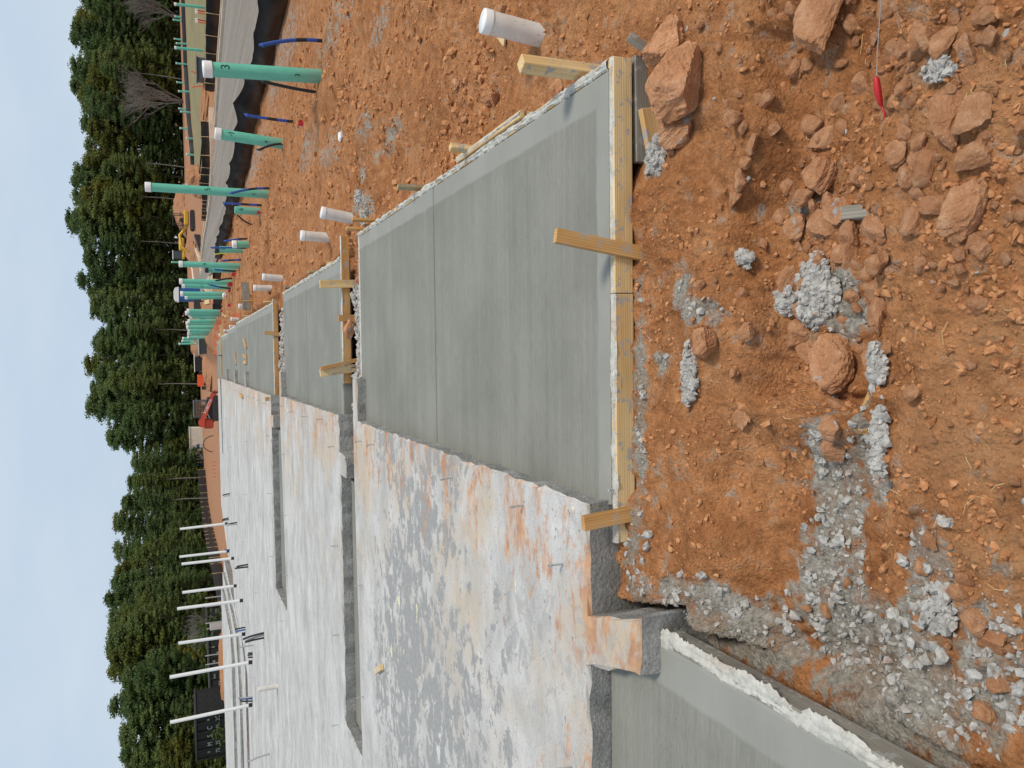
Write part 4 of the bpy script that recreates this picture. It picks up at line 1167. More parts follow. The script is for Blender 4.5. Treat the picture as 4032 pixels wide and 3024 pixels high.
KL = [(2.08, 36.62, 1.42), (2.09, 38.22, 1.48), (2.04, 38.45, 1.34), (2.05, 41.12, 1.23), (1.89, 41.74, 1.31), (1.81, 42.77, 1.37), (1.68, 44.22, 1.38), (1.71, 46.43, 1.26), (1.61, 48.44, 1.25), (1.57, 49.93, 1.19), (1.57, 51.63, 1.11), (1.55, 53.38, 1.24), (1.5, 59.89, 1.17), (1.53, 64.01, 1.56), (1.55, 67.18, 1.57), (1.52, 74.89, 1.65), (1.41, 80.02, 1.89)]
ORD = ['first', 'second', 'third', 'fourth', 'fifth', 'sixth', 'seventh', 'eighth', 'ninth', 'tenth', 'eleventh', 'twelfth', 'thirteenth', 'fourteenth', 'fifteenth', 'sixteenth', 'last']
for k, (x, y, H) in enumerate(KL):
    green_pipe('green pipe in the crowded far row, %s counted from its right end' % ORD[k], x, y, H, random.uniform(-.03, .03), .095, n=10)
FAR = [(17.98, 42.56, 1.51, -.08), (44.84, 110.38, 1.34, 0), (51.15, 127.19, 1.44, 0), (46.84, 123.29, 1.36, 0), (38.78, 103.14, 1.3, -.1), (16.99, 45.82, 1.53, -.06), (36.99, 105.24, 1.38, 0), (38.36, 116.51, 1.29, 0), (29.25, 91.47, 1.25, -.1), (32.1, 107.56, 1.23, 0), (27.12, 91.93, 1.08, 0), (28.79, 104.58, 1.16, 0), (21.87, 82.85, .67, 0), (19.25, 78.64, .77, 0), (21.98, 97.35, .55, 0), (16.62, 79.71, .84, 0), (13.6, 118, 2.6, 0)]
FL = ['thin green pole on the dry grass at the right picture edge', 'far green pole, first beyond the grass from the right edge', 'far green pole, second beyond the grass from the right edge', 'far green pole before the bare tree, right one', 'far green pole before the bare tree, left one', 'thin green pole on the grass right of the dark utility box', 'far green pole straight above the dark utility box', 'far green pole left of the utility box', 'far green pole between the utility box and pipe 4', 'far green pole above pipe 4, right of a pair', 'far green pole above pipe 4, left of a pair', 'far green pole just left of pipe 4', 'short far green pole midway between pipes 4 and 5', 'short far green pole with a band, right of pipe 5', 'tiny far green pole nearest pipe 5', 'far green pole directly behind pipe 5', 'lone thin green pole left of the yellow digger']
for (x, y, H, ln), lab in zip(FAR, FL):
    green_pipe(lab, x, y, H, ln, .05 + .0006 * y, group='green poles beyond the road', n=8)

WST = 'white pipe stubs beside the patios'
def white_stub(label, x, y, H, lean=0.0, r=.055, leany=0.0, open_top=False):
    e = thing('pipe_stub', label, 'pipe stub', (x, y, gz1(x, y)), group=WST)
    e.rotation_euler = (-leany / H, lean / H, 0)
    MB().tube([(0, 0, -.12), (0, 0, H - .03)], r, 24).build('barrel', PVC_DIRTY, e)
    MB().tube([(0, 0, H - .045), (0, 0, H - .006), (0, 0, H), (0, 0, H + .001)], [r + .004, r + .004, r + .0015, 0], 24, caps=False).build('cap', PVC, e)
    return e
white_stub('large white capped pipe stub speckled with mud, nearest the camera', 1.73, 3.77, .33, .035, .060, .02)
for lab, a in [('white capped stub with a jagged foot, right of a pair beyond the first patio', (1.52, 8.44, .34, .05)), ('white muddy stub, left of a pair beyond the first patio', (1.50, 9.75, .33, .01)), ('white capped stub beside the second patio, right one', (1.46, 14.67, .37, .02)),
               ('white capped stub behind the second patio form corner', (1.44, 16.57, .36, 0)), ('white stub half hidden by the wide grey board', (1.42, 22.3, .22, 0)), ('white stub with an orange flag beside the fifth patio', (1.22, 25.79, .24, .01)),
               ('white stub alone beside the sixth patio', (1.1, 28.84, .2, 0)), ('white stub near the cross board, right one', (1.07, 32.4, .2, 0)), ('tallest far white stub near the cross board', (.95, 33.81, .32, 0))]:
    white_stub(lab, *a, r=.062)

PP = 'white vent poles standing on the slab'
for lab, x, y, H, ln in [('white pole nearest the left picture edge, in front of the black wagon', -9.20, 20.91, 1.99, -.06), ('white pole second from the left edge, beside the bare bush', -7.92, 20.56, 1.96, -.04), ('white pole third from the left edge, with a blue foot', -7.94, 22.82, 1.76, .02),
                         ('white pole fourth from the left edge', -7.12, 23.35, 1.77, .01), ('white pole fifth from the left edge', -7.45, 26.11, 1.63, 0), ('white pole in the right hand pair, nearer one', -6.78, 27.09, 1.63, 0), ('white pole in the right hand pair, farther one', -7.20, 29.9, 1.70, -.01), ('white pole farthest to the right on the slab', -6.30, 30.6, 1.66, -.04)]:
    e = thing('vent_pole', lab, 'pole', (x, y, .10), group=PP); e.rotation_euler = (0, ln / H, 0)
    MB().tube([(0, 0, .1), (0, 0, H)], .045, 14).build('barrel', PVC, e)
    MB().tube([(0, 0, 0), (0, 0, .09)], .052, 14).build('base_collar', BLACKP, e)
def conduit(lab, x, y, H, kinds, lean=0.0):
    e = thing('conduit_bundle', lab, 'conduit', (x, y, .10), group='conduit stubs on the slab')
    for k, c in enumerate(kinds):
        h = H * random.uniform(.75, 1.0); dx = (k - len(kinds) / 2) * .055
        m_ = {'k': BLACKP, 'b': BLUE, 's': STEEL, 'w': PVC_DIRTY}[c]
        l_ = random.uniform(-.06, .02) + lean
        MB().tube([(dx, .03 * (k % 2), 0), (dx + l_*.4, .03 * (k % 2), h * .6), (dx + l_, .03 * (k % 2), h)], .022 if c != 'w' else .05, 8).build({'k': 'black_tube', 'b': 'blue_tube', 's': 'steel_tube', 'w': 'white_tube'}[c], m_, e)
    return e
conduit('bundle of black and grey conduits standing on the slab', -6.05, 17.2, .50, 'ksk', -.04)
conduit('small black conduit knot beside the second white pole', -7.65, 20.4, .14, 'kkk')
conduit('blue and black tubes at the foot of the leftmost white pole', -8.95, 20.75, .38, 'kbs', .05)
e = conduit('short wide muddy white stub on the slab', -6.2, 14.75, .40, 'w')
conduit('thin lone conduit with a dark foot near the left edge', -8.4, 16.6, .50, 's', -.02)
conduit('thin conduit with a black top between two white poles', -7.25, 20.0, .37, 's')
conduit('dark conduit pair in the middle of the far slab', -5.5, 21.1, .36, 'kk')
conduit('black conduit pair on the far slab right of the poles', -5.15, 25.0, .36, 'sk')
conduit('small black conduits at the far slab edge', -5.9, 29.6, .26, 'kk')
conduit('two thin conduits at the far right of the slab', -4.8, 28.4, .28, 'sk')
conduit('blue tube cluster at the foot of the third white pole', -7.72, 22.7, .30, 'bk')
conduit('blue tube beside the right hand pair of poles', -7.0, 29.4, .24, 'b')

# ------------------------------------------------------------------ blue and black marked water lines
WL = 'blue and black water line tails'
def tail(lab, x, y, H, lean, cols='bkbkb', r=.020, curl=0.0):
    g = gz1(x, y)
    e = thing('water_line', lab, 'water line', (x, y, g), group=WL)
    n = len(cols); pts = []
    for i in range(n * 3 + 1):
        u = i / (n * 3)
        pts.append(Vector((lean * u * u + curl * math.sin(u * 3.0) * .05, 0, -.06 + (H + .06) * u)))
    for i, c in enumerate(cols[::-1]):
        MB().tube(pts[i*3:i*3+4], r, 8).build('blue_band' if c == 'b' else 'black_band', BLUE if c == 'b' else BLACKP, e)
    MB().tube([pts[-1], pts[-1] + Vector((lean * .15 + .02, 0, .05))], [r * 1.2, r * .5], 7).build('tip', BLUE if cols[0] == 'b' else BLACKP, e)
    return e
tail('curved blue and black banded line right of pipe 3', 3.98, 9.85, .72, -.16, 'bbbkbk', .024)
tail('black tube with yellow tape left of pipe 3', 3.50, 10.35, .68, .05, 'kkkk', .022)
tail('blue and black banded line above a red flag', 3.76, 12.64, .68, .02, 'bbkbk', .024)
tail('bent black hose at the foot of pipe 4', 3.68, 13.7, .38, -.14, 'wkk'.replace('w', 'k'), .02)
tail('blue banded line leaning across pipe 5', 3.46, 16.35, .73, -.15, 'bbkbk', .024)
tail('blue and black line standing left of pipe 5', 3.36, 17.7, .77, -.01, 'bbkbk', .026)
tail('blue line with a clear end right of the taped pipe', 3.16, 21.43, .58, -.09, 'bbkk', .026)
tail('thin blue line standing at pipe 8', 3.0, 22.1, .87, -.03, 'bbbk', .024)
tail('blue line curving beside pipe 9', 2.95, 24.39, .55, -.05, 'bkbk', .028)
tail('blue line crossing the pipe behind pipe 9', 2.80, 26.2, .60, .03, 'bkk', .028)
tail('long blue line leaning on the capped pair', 2.51, 29.3, .77, .13, 'bbkk', .03)
tail('black line leaning right of the capped pair', 2.76, 28.25, .51, -.09, 'kkk', .03)
tail('small bent black tube lying on the bank', 3.3, 20.0, .30, .18, 'kk', .022)
e = thing('marker_flag', 'yellow pin with a curved stem at the fence end', 'flag', (3.8, 29.9, gz1(3.8, 29.9)), group='small marker flags')
MB().tube([(0,0,0),(.03,0,.25),(-.02,0,.5)], .02, 6).build('stem', TAPE_Y, e)
def flag(lab, x, y, mat=RED, s=.09, h=.12):
    e = thing('marker_flag', lab, 'flag', (x, y, gz1(x, y)), group='small marker flags')
    MB().tube([(0,0,-.03),(0,0,h)], .004, 5).build('pin', STEEL, e)
    vs = []; fs = []
    for i in range(5):
        for k in range(4): vs.append((s*i/4, .012*math.sin(i*1.4+k*.6), h - s*k/3 - .3*s*i/4))
    for i in range(4):
        for k in range(3): fs.append((i*4+k, (i+1)*4+k, (i+1)*4+k+1, i*4+k+1))
    MB().add(vs, fs).build('cloth', mat, e)
flag('red flag at the foot of a blue banded line', 3.46, 11.82, s=.10, h=.08)
flag('red flag leaning in the clay left of pipe 9', 2.59, 25.92, s=.13, h=.16)
flag('red flag at the foot of the capped green pair', 2.48, 28.33, s=.16, h=.18)
flag('small red flag right of the white bag', 2.37, 29.39, s=.12, h=.10)
flag('small red flag by the dark bins, nearer one', 1.85, 29.55, s=.12, h=.12)
flag('small red flag by the dark bins, farther one', 2.23, 34.5, s=.14, h=.12)
flag('red scrap at the foot of the first pipe in the crowded row', 2.01, 35.84, s=.14, h=.12)
flag('red rag on the torn green pipe marked 6', 3.22, 18.05, s=.08, h=.10)
for k, (x, y) in enumerate([(1.5, 37), (1.3, 38.2), (.9, 40), (.6, 41.5), (.2, 43), (1.2, 25.9)]):
    flag(['orange ribbon pin beyond the last patio, nearest one', 'orange ribbon pin beyond the last patio, second one', 'orange ribbon pin beyond the last patio, third one', 'orange ribbon pin beyond the last patio, fourth one', 'orange ribbon pin beyond the last patio, farthest one', 'orange ribbon tied at a white stub'][k], x, y, simple('salmon_ribbon', (.75, .22, .12), .6), .22, .22)
e = thing('plastic_bag', 'crumpled white bag at the foot of a tall green pipe', 'bag', (2.43, 31.6, gz1(2.43, 31.6)))
b = link_mesh('bag_skin', rock_mesh(611, 3, 9, .2), PAPER, e); b.scale = (.26, .2, .22); b.location = (0, 0, .09)
o = link_mesh('rock', rock_mesh(612, 3, 8, .1), PAPER); o.scale = (.10, .16, .06); o.location = (2.55, 8.9, gz1(2.55, 8.9) + .02); o.rotation_euler = (0, 0, .6)
tag(o, 'white crushed bottle shaped lump on the bank', 'litter')
plank('plank', (1.85, 34.0, gz1(1.85, 34) + .02), (1.55, 30.9, gz1(1.55, 30.9) + .05), .09, .04, PINE, label='bare stick lying on the clay near the far stubs', cat='plank')

# ------------------------------------------------------------------ silt fences
def silt_fence(lab, pts, hts, bulge=.12, post_every=1.9, mat=None, post_h=.0, postmat=None, group='black silt fences', seg=.09, rows=9, lean=0.0, wav=1.0, post_side=1, post_r=.018):
    e = thing('silt_fence', lab, 'silt fence', (0, 0, 0), group=group)
    P = []; Hh = []
    for i in range(len(pts) - 1):
        a, b = np.array(pts[i], float), np.array(pts[i+1], float)
        k = max(1, int(np.linalg.norm(b - a) / seg))
        for j in range(k):
            P.append(a + (b - a) * j / k); Hh.append(hts[i] + (hts[i+1] - hts[i]) * j / k)
    P.append(np.array(pts[-1], float)); Hh.append(hts[-1])
    P = np.array(P); Hh = np.array(Hh); n = len(P)
    s = np.concatenate([[0], np.cumsum(np.linalg.norm(np.diff(P, axis=0), axis=1))])
    tg = np.gradient(P, axis=0); tg /= np.maximum(np.linalg.norm(tg, axis=1, keepdims=True), 1e-6)
    nr = np.stack([-tg[:, 1], tg[:, 0]], 1)
    sag = .16 * wav * np.abs(np.sin(math.pi * s / post_every)) ** .7
    hh = Hh * (1.06 - sag + .14 * wav * fbm(s, s * 0, 1.1, 3, 3))
    vs = []
    g = zbase(P[:, 0], P[:, 1]) if n > 400 or P[:, 1].max() > 30 else gz(P[:, 0], P[:, 1])
    for k in range(rows):
        u = k / (rows - 1)
        bl = bulge * math.sin(math.pi * min(1, u * 1.15)) * (.5 + .6 * np.abs(np.sin(math.pi * s / post_every + .4)) + wav * fbm(s, np.full(n, u * 2.), 2.0, 3, 5)) + lean * u
        fold = .012 * wav * np.sin(s * 7 + 3 * u + 4 * fbm(s, s * 0, .8, 2, 9)) * (1 - u * .5)
        vs.append(np.c_[P + nr * (bl + fold)[:, None], g - .03 + (hh + .03) * u])
    vs = np.stack(vs, 1).reshape(-1, 3)
    i, k = np.meshgrid(np.arange(n - 1), np.arange(rows - 1), indexing='ij')
    f = np.stack([(i*rows+k).ravel(), ((i+1)*rows+k).ravel(), ((i+1)*rows+k+1).ravel(), (i*rows+k+1).ravel()], 1)
    link_mesh('fabric', np_mesh('fabric', vs, f), mat or FABRIC, e)
    if post_h:
        q = 0.0
        while q < s[-1]:
            j = int(np.searchsorted(s, q)); j = min(j, n - 1)
            x, y = P[j] + nr[j] * post_side * .05
            MB().tube([(x, y, g[j] - .1), (x + random.uniform(-.03, .03), y, g[j] + Hh[j] * post_h)], post_r, 6).build('post', postmat or PINE, e)
            q += post_every
    return e
silt_fence('sagging mud stained black silt fence along the near edge of the road', [(6.7,10.0),(6.35,12),(5.94,13.26),(5.80,14.6),(5.68,15.6),(5.72,16.8),(5.50,17.6),(5.40,18.9),(4.96,20.2),(4.75,22.3),(4.78,24.5),(4.70,26.57),(4.46,28.3),(4.38,31.4),(4.2,34.4)],
           [.50,.49,.48,.38,.40,.46,.54,.48,.48,.46,.38,.30,.38,.38,.28], .09, 1.55, post_h=.98, postmat=TREATED, post_side=-1, post_r=.02)
silt_fence('short piece of black silt fence between two green pipes', [(3.85,35.3),(3.45,35.6)], [.34,.32], .02, 1.5, wav=.2)
silt_fence('black silt fence with pale posts behind the near kerb', [(16.2,22.5),(13.6,28.5),(12.55,31.5),(12.1,33.9),(11.75,36.3)], [.55,.52,.50,.42,.40], .05, 1.25, post_h=1.15, wav=.3, post_side=1, rows=5, seg=.2)
silt_fence('black silt fence with dense posts at the far road corner', [(11.6,40.6),(10.6,40.3),(9.5,40.5),(8.9,42.3),(8.5,44.6),(8.1,48.5)], [.46,.46,.46,.52,.36,.32], .04, .75, post_h=1.12, wav=.25, rows=5, seg=.2)
silt_fence('low black fence line across the foot of the far clay bank', [(62,117),(46.8,110.0),(37,105.5),(27.1,92.7),(19.5,79),(15.7,77.8)], [.55,.5,.5,.5,.4,.35], .05, 4, wav=.3, rows=4, seg=.8, mat=BLACKP)
silt_fence('black silt fence under pale stakes below the left trees', [(-17.5,128),(-20.5,116),(-21.3,104),(-20.3,88),(-19.6,76),(-20.6,68)], [1.1,1.1,1.1,1.1,1.0,.7], .1, 3, post_h=1.0, wav=.4, rows=5, seg=.6, post_r=.035, mat=BLACKP)

# ------------------------------------------------------------------ utility bits beyond the road
e = thing('utility_box', 'dark grey utility box behind pipe 3', 'utility box', (15.2, 43.8, gz1(15.2, 43.8)))
MB().box((-.55,-.35,0),(.55,.35,.46), .02).build('cabinet', GREYBLUE, e)
MB().box((-.60,-.40,.462),(.60,.40,.53), .02).build('lid', DARK, e)
e = thing('conduit_stub', 'orange conduit stubs rising behind the utility box', 'conduit', (15.0, 44.9, gz1(15, 44.9)))
for dx in (-.25, .3): MB().tube([(dx,0,0),(dx*1.2,0,.5),(dx*1.6,0,.75)], .03, 6).build('tube', ORANGE, e)
for lab, x in [('red pin flags on the dry grass, right cluster', 17.25), ('red pin flags on the dry grass, left cluster', 16.8)]:
    e = thing('pin_flags', lab, 'flag', (x, 41.6, gz1(x, 41.6)), group='red pin flags on the grass')
    for k in range(2): MB().tube([(k*.1,0,0),(k*.12,0,.5)], .03, 5).build('rod', RED if k else ORANGE, e)
    MB().box((-.05,-.02,.44),(.18,.02,.56)).build('white_tip', PAPER, e)
# ------------------------------------------------------------------ machines and far things
def at_ground(x, y, dz=0.0): return (x, y, float(zbase(x, y)) + dz)
def tracks(e, L, w, r, xo, yo, mat):
    """two crawler tracks running along X"""
    for s in (-1, 1):
        pts = []
        for k in range(9): a = math.pi/2 + math.pi*k/8; pts.append((-L/2 + r + r*math.cos(a), r + r*math.sin(a)))
        for k in range(9): a = -math.pi/2 + math.pi*k/8; pts.append((L/2 - r + r*math.cos(a), r + r*math.sin(a)))
        tr = MB().prism(pts, -w/2, w/2, Matrix.Translation((xo, s*yo, 0)) @ XZ).build('track', mat, e)
        for k in range(4):
            x = xo - L/2 + r + (L - 2*r)*k/3
            MB().tube([(x, s*yo - w/2 - .03, r), (x, s*yo + w/2 + .03, r)], r*.62, 10).build('roller', DARK, tr)
# compact track loader, seen from its right side, facing +X
e = thing('track_loader', 'red compact track loader with a dark caged cab', 'loader', (-4.55, 74, float(zbase(-4.55, 74)) - .05))
tracks(e, 2.3, .42, .30, 0, .75, DARK)
MB().box((-1.25,-.62,.45),(1.0,.62,1.05), .06).build('chassis', DARK, e)
MB().box((-1.75,-.70,.55),(-.95,.70,1.35), .08).build('engine_cover', REDP, e)
MB().box((-1.80,-.60,.62),(-1.752,.60,1.25)).build('rear_grille', DARK, e)
cab = MB().box((-.78,-.62,1.05),(.75,.62,1.2), .03).build('cab', GREYBLUE, e)
for x, y in ((-.75,-.6),(-.75,.6),(.72,-.6),(.72,.6)): MB().tube([(x,y,1.05),(x*.95,y*.95,2.12)], .055, 8).build('cab_post', GREYBLUE, cab)
MB().box((-.82,-.64,2.08),(.76,.64,2.20), .05).build('roof', GREYBLUE, cab)
MB().box((-.2,-.25,1.2),(.3,.25,1.55), .05).box((-.3,-.25,1.4),(-.15,.25,1.95), .05).build('seat', DARK, cab)
MESHC = simple('tan_wire_screen', (.30,.22,.15), .7, .3)
for s in (-1, 1):
    mb = MB()
    for k in range(12): x = -.7 + 1.36*k/11; mb.box((x-.012, s*.60-.006, 1.25),(x+.012, s*.60+.006, 2.08))
    for k in range(7): z = 1.28 + .78*k/6; mb.box((-.72, s*.607-.006, z-.012),(.68, s*.607+.006, z+.012))
    mb.build('side_screen', MESHC, cab)
for s in (-1, 1):
    poly = [(-1.70,1.35),(-1.62,1.72),(-1.30,1.80),(-.95,1.66),(1.35,.62),(1.62,.30),(1.45,.12),(1.18,.40),(-1.0,1.28)]
    arm = MB().prism(poly, -.09, .09, Matrix.Translation((0, s*.80, 0)) @ XZ).build('lift_arm', REDP, e)
    if s < 0:
        ang = math.atan2(.62-1.66, 1.35+.95)
        M = Matrix.Translation((.22, -.80-.092, .99)) @ Matrix.Rotation(-ang, 4, 'Y') @ Matrix.Rotation(math.pi/2, 4, 'X')
        flat_text('lettering', 'KUBOTA', .34, M, arm, WHITEP)
    MB().tube([(-.9, s*.72, .85),(-.2, s*.80, 1.15)], .06, 8).build('hydraulic_ram', STEEL, e)
MB().box((1.40,-.95,.02),(1.5,.95,.55)).prism([(1.40,.02),(2.1,.0),(2.1,.04),(1.45,.10)], -.95, .95, XZ).build('bucket', DARK, e)

# yellow digger
def digger(name, lab, x, y, rot, sc, boom_pts, cabside=1):
    e = thing(name, lab, 'digger', at_ground(x, y), rot)
    e.scale = (sc, sc, sc)
    tracks(e, 3.2, .5, .36, 0, .95, DARK)
    MB().box((-1.0,-.8,.5),(1.0,.8,.85), .05).build('undercarriage', DARK, e)
    MB().box((-1.7,-1.2,.95),(.2,1.2,1.75), .15).build('engine_housing', YELLOW, e)
    MB().box((-1.45,-1.206,1.15),(-.4,-1.2,1.55)).build('grille', DARK, e)
    MB().box((.2,-1.2,.95),(1.4,1.2,1.2), .05).build('deck', YELLOW, e)
    cab = MB().box((.15,-1.15*cabside-.0,1.2) if cabside < 0 else (.15,-1.15,1.2), (1.45,-.1,1.35), .03).build('cab', YELLOW, e)
    MB().box((.2,-1.12,1.352),(1.4,-.15,2.55), .06).build('glass', GLASS, cab)
    for px, py in ((.2,-1.12),(1.4,-1.12),(.2,-.15),(1.4,-.15),(.8,-1.13)): MB().tube([(px,py,1.3),(px,py,2.6)], .05, 6).build('cab_post', DARK, cab)
    MB().box((.12,-1.2,2.58),(1.5,-.08,2.70), .04).build('roof', WHITEP, cab)
    if boom_pts:
        a, b, c, d = [Vector(p) for p in boom_pts]
        MB().tube([a, (a+b)/2 + Vector((0,0,.3)), b], [.22,.26,.16], 6).build('boom', YELLOW, e)
        MB().tube([b, c], [.18,.12], 6).build('stick', YELLOW, e)
        MB().prism([(c.x-.3,c.z+.2),(c.x+.4,c.z+.2),(c.x+.5,c.z-.5),(c.x-.1,c.z-.8),(c.x-.5,c.z-.4)], -.4+c.y, .4+c.y, Matrix.Translation((0,0,0)) @ XZ).build('bucket', DARK, e)
    return e
digger('excavator', 'yellow excavator with a glazed cab before the trees', 15.4, 118, math.pi, .9, None)
# mini digger: open frame, boom reaching left
e = thing('mini_excavator', 'small yellow tracked digger reaching its arm to the left', 'digger', at_ground(14.6, 88)); e.scale = (.8, .8, .8)
tracks(e, 2.6, .45, .30, 0, .75, DARK)
MB().box((-.7,-.8,.75),(1.2,.8,1.35), .12).build('engine_housing', YELLOW, e)
MB().box((-.3,-.3,1.36),(.3,.3,1.8), .1).build('seat', DARK, e)
fr = MB()
for x, y in ((-.6,-.6),(-.6,.6),(.7,-.6),(.7,.6)): fr.tube([(x,y,1.3),(x,y,2.65)], .05, 6)
fr.box((-.7,-.7,2.65),(.8,.7,2.74)); fr.build('canopy_frame', DARK, e)
MB().tube([(-.8,0,1.0),(-2.0,0,1.9),(-3.3,0,1.7)], [.2,.2,.15], 6).build('boom', YELLOW, e)
MB().tube([(-3.3,0,1.75),(-4.6,0,.6)], [.17,.12], 6).build('stick', YELLOW, e)
MB().prism([(-4.9,.65),(-4.3,.75),(-4.2,.2),(-4.7,.0),(-5.1,.25)], -.35, .35, XZ).build('bucket', DARK, e)
def heap(name, lab, x, y, w, d, h, seed, mat=None, cat='soil heap'):
    o = link_mesh(name, rock_mesh(seed, 4, 4, .12), mat or CLAY)
    o.scale = (w, d, h * 2); o.location = at_ground(x, y)
    return tag(o, lab, cat, 'heaps of soil')
heap('soil_heap', 'clay heap in front of the excavator', 13.6, 104, 5, 4, 1.0, 701)
heap('soil_heap', 'brown clay heap beneath the small digger arm', 10.6, 86, 3.2, 3, .8, 702)
heap('soil_heap', 'pointed clay heap at the far road corner', 13.6, 62, 3.2, 3, .9, 703)
heap('soil_heap', 'long clay ridge behind the kerb fence', 14.6, 46, 3, 12, .25, 704)
heap('soil_heap', 'tall clay mound at the foot of the far trees', 27, 150, 12, 8, 2.4, 705)
heap('soil_heap', 'dark clay heap beside the red skip', -1.0, 92, 6, 4, 1.0, 706)
heap('soil_heap', 'clay heap behind the left stepped slabs', -19, 49, 7, 4, .7, 707)
e = thing('loading_ramp', 'dark steel ramp lying at the road end', 'ramp', at_ground(9.2, 66))
MB().prism([(-.6,0),(.6,0),(.6,.45),(-.6,.1)], -.6, .6, XZ).build('ramp_body', DARK, e)

# portable toilet
e = thing('portable_toilet', 'blue portable toilet with a white roof behind the green pipes', 'toilet', at_ground(5.35, 70, -.15))
MB().box((-.55,-.55,.12),(.55,.55,1.85), .03).build('cabin', BLUEP, e)
MB().box((-.58,-.58,0),(.58,.58,.12)).build('skid', DARK, e)
door = MB().box((-.42,-.585,.2),(.42,-.555,1.8), .01).build('door', BLUEP, e)
for k in range(5): MB().box((-.36+.16*k,-.597,.3),(-.30+.16*k,-.586,1.2)).build('rib', BLUEP, door)
MB().box((-.14,-.60,1.28),(.14,-.588,1.55)).build('notice', PAPER, door)
MB().prism([(-.62,1.85),(.62,1.85),(.55,2.12),(.25,2.25),(-.25,2.25),(-.55,2.12)], -.62, .62, XZ).build('roof', WHITEP, e)
heap('rubble_pile', 'pale rubble pile below the blue toilet', 3.75, 44, 1.5, 1.2, .45, 711, BURLAP, 'rubble')
# dark bins, wheelbarrow, timber stack
for lab, x, y in [('dark open bin with a red rim beside the far green pipes, right one', 2.62, 36.2), ('dark open bin beside the far green pipes, left one', 2.25, 36.9)]:
    e = thing('rubble_bin', lab, 'bin', (x, y, gz1(x, y)), group='dark bins by the pipes')
    MB().box((-.2,-.2,0),(.2,.2,.34), .02).build('tub', BLACKP, e)
    MB().box((-.22,-.22,.34),(.22,.22,.37)).build('rim', RED if 'red' in lab else BLACKP, e)
e = thing('wheelbarrow', 'dark wheelbarrow standing at the far end of the road', 'wheelbarrow', at_ground(3.5, 56))
MB().prism([(-.5,.35),(.45,.35),(.6,.75),(-.6,.75)], -.35, .35, XZ).build('tray', DARK, e)
MB().tube([(-.75,-.05,.2),(-.75,.05,.2)], .2, 14).build('wheel', BLACKP, e)
for s in (-1,1): MB().tube([(-.75,s*.1,.2),(.4,s*.28,.4),(1.0,s*.3,.72)], .025, 6).build('handle', PINE, e)
for s in (-1,1): MB().tube([(.35,s*.25,.4),(.4,s*.28,0)], .025, 6).build('leg', DARK, e)
for k, (x, y) in enumerate([(3.7, 50), (3.35, 51)]):
    plank('plank', (x - .1, y - 4, gz1(x, y) + .1), (x + .3, y + 3, gz1(x, y) + .12), .25, .08, PINE, roll=1.57, label=['pale plank lying on the road left of the toilet, upper one', 'pale plank lying on the road left of the toilet, lower one'][k], cat='plank')
# skip with timber
e = thing('skip', 'dark green steel skip filled with scrap timber', 'skip', at_ground(.95, 62, -.05)); e.scale = (.62, .62, .62)
MB().prism([(-1.0,.1),(.9,.1),(1.15,.95),(-1.1,.95)], -.8, .8, XZ).build('body', DKGREEN, e)
MB().box((-1.15,-.85,.952),(1.2,.85,1.02)).build('rim', STEEL, e)
for k in range(7):
    a = random.uniform(-.4, .4)
    plank('scrap_board', (-.2 + .15*k, -.5 + .15*k, .7), (.3 + .2*k + a, .1, 1.5 + .12*k), .12, .04, PINE if k % 2 else GREYWOOD, e)
MB().tube([(1.0,-.86,.2),(1.35,-.86,.5),(1.3,-.86,.95),(1.0,-.86,1.1)], .05, 6).build('hose', BLACKP, e)
# red skip and dark trailer left of it
e = thing('red_skip', 'bright orange red container box beyond the far patio', 'container', at_ground(-3.05, 112)); e.scale = (.85, .85, .85)
MB().prism([(-.85,.1),(.85,.1),(.95,1.3),(-.95,1.3)], -.7, .7, XZ).build('body', ORANGE, e)
MB().box((-1.5,-.5,.1),(-.96,.5,.7), .05).build('counterweight', DARK, e)
MB().box((.96,-.5,.25),(1.4,.5,1.1), .05).build('engine', DARK, e)
for s in (-1,1): MB().tube([(s*.6,-.8,.2),(s*.6,-.65,.2)], .22, 12).build('wheel', BLACKP, e)
e = thing('dark_trailer', 'dark low trailer beside the orange red box', 'trailer', at_ground(-.7, 112))
MB().prism([(-1.1,.3),(1.2,.3),(.8,1.35),(-1.1,1.35)], -.9, .9, XZ).build('body', BLACKP, e)
MB().box((-1.2,-.95,1.352),(1.4,.95,1.42)).build('rail', CREAM, e)
for s in (-1,1): MB().tube([(s*.5,-1.0,.3),(s*.5,-.85,.3)], .3, 12).build('wheel', BLACKP, e)
# cream office trailer
e = thing('office_trailer', 'cream site trailer with a blue end at the foot of the trees', 'trailer', at_ground(-14.2, 138, -.75))
MB().box((-3.4,-1.2,.5),(2.6,1.2,2.75), .05).build('body', CREAM, e)
for k in range(22): x = -3.3 + 5.8*k/21; MB().box((x-.03,-1.23,.6),(x+.03,-1.2,2.7)).build('rib', CREAM, e)
MB().box((-3.95,-1.15,.5),(-3.402,1.15,2.2), .05).build('blue_end', BLUEP, e)
MB().box((-3.5,-1.3,2.752),(2.7,1.3,2.85)).build('roof', WHITEP, e)
w = MB().box((-2.7,-1.26,1.25),(-1.7,-1.235,2.05)).build('window', WHITEP, e)
MB().box((-2.62,-1.268,1.32),(-2.22,-1.261,1.98)).box((-2.18,-1.268,1.32),(-1.78,-1.261,1.98)).build('pane', GLASS, w)
MB().box((-1.3,-1.26,.6),(.1,-1.235,2.2)).build('panel', CREAM, e)
MB().box((-.9,-1.27,1.3),(-.2,-1.262,1.75)).build('notice', BLUEP, e)
for x in (-1.5, .8): MB().tube([(x,-1.1,.3),(x,-.9,.3)], .32, 12).build('wheel', BLACKP, e)
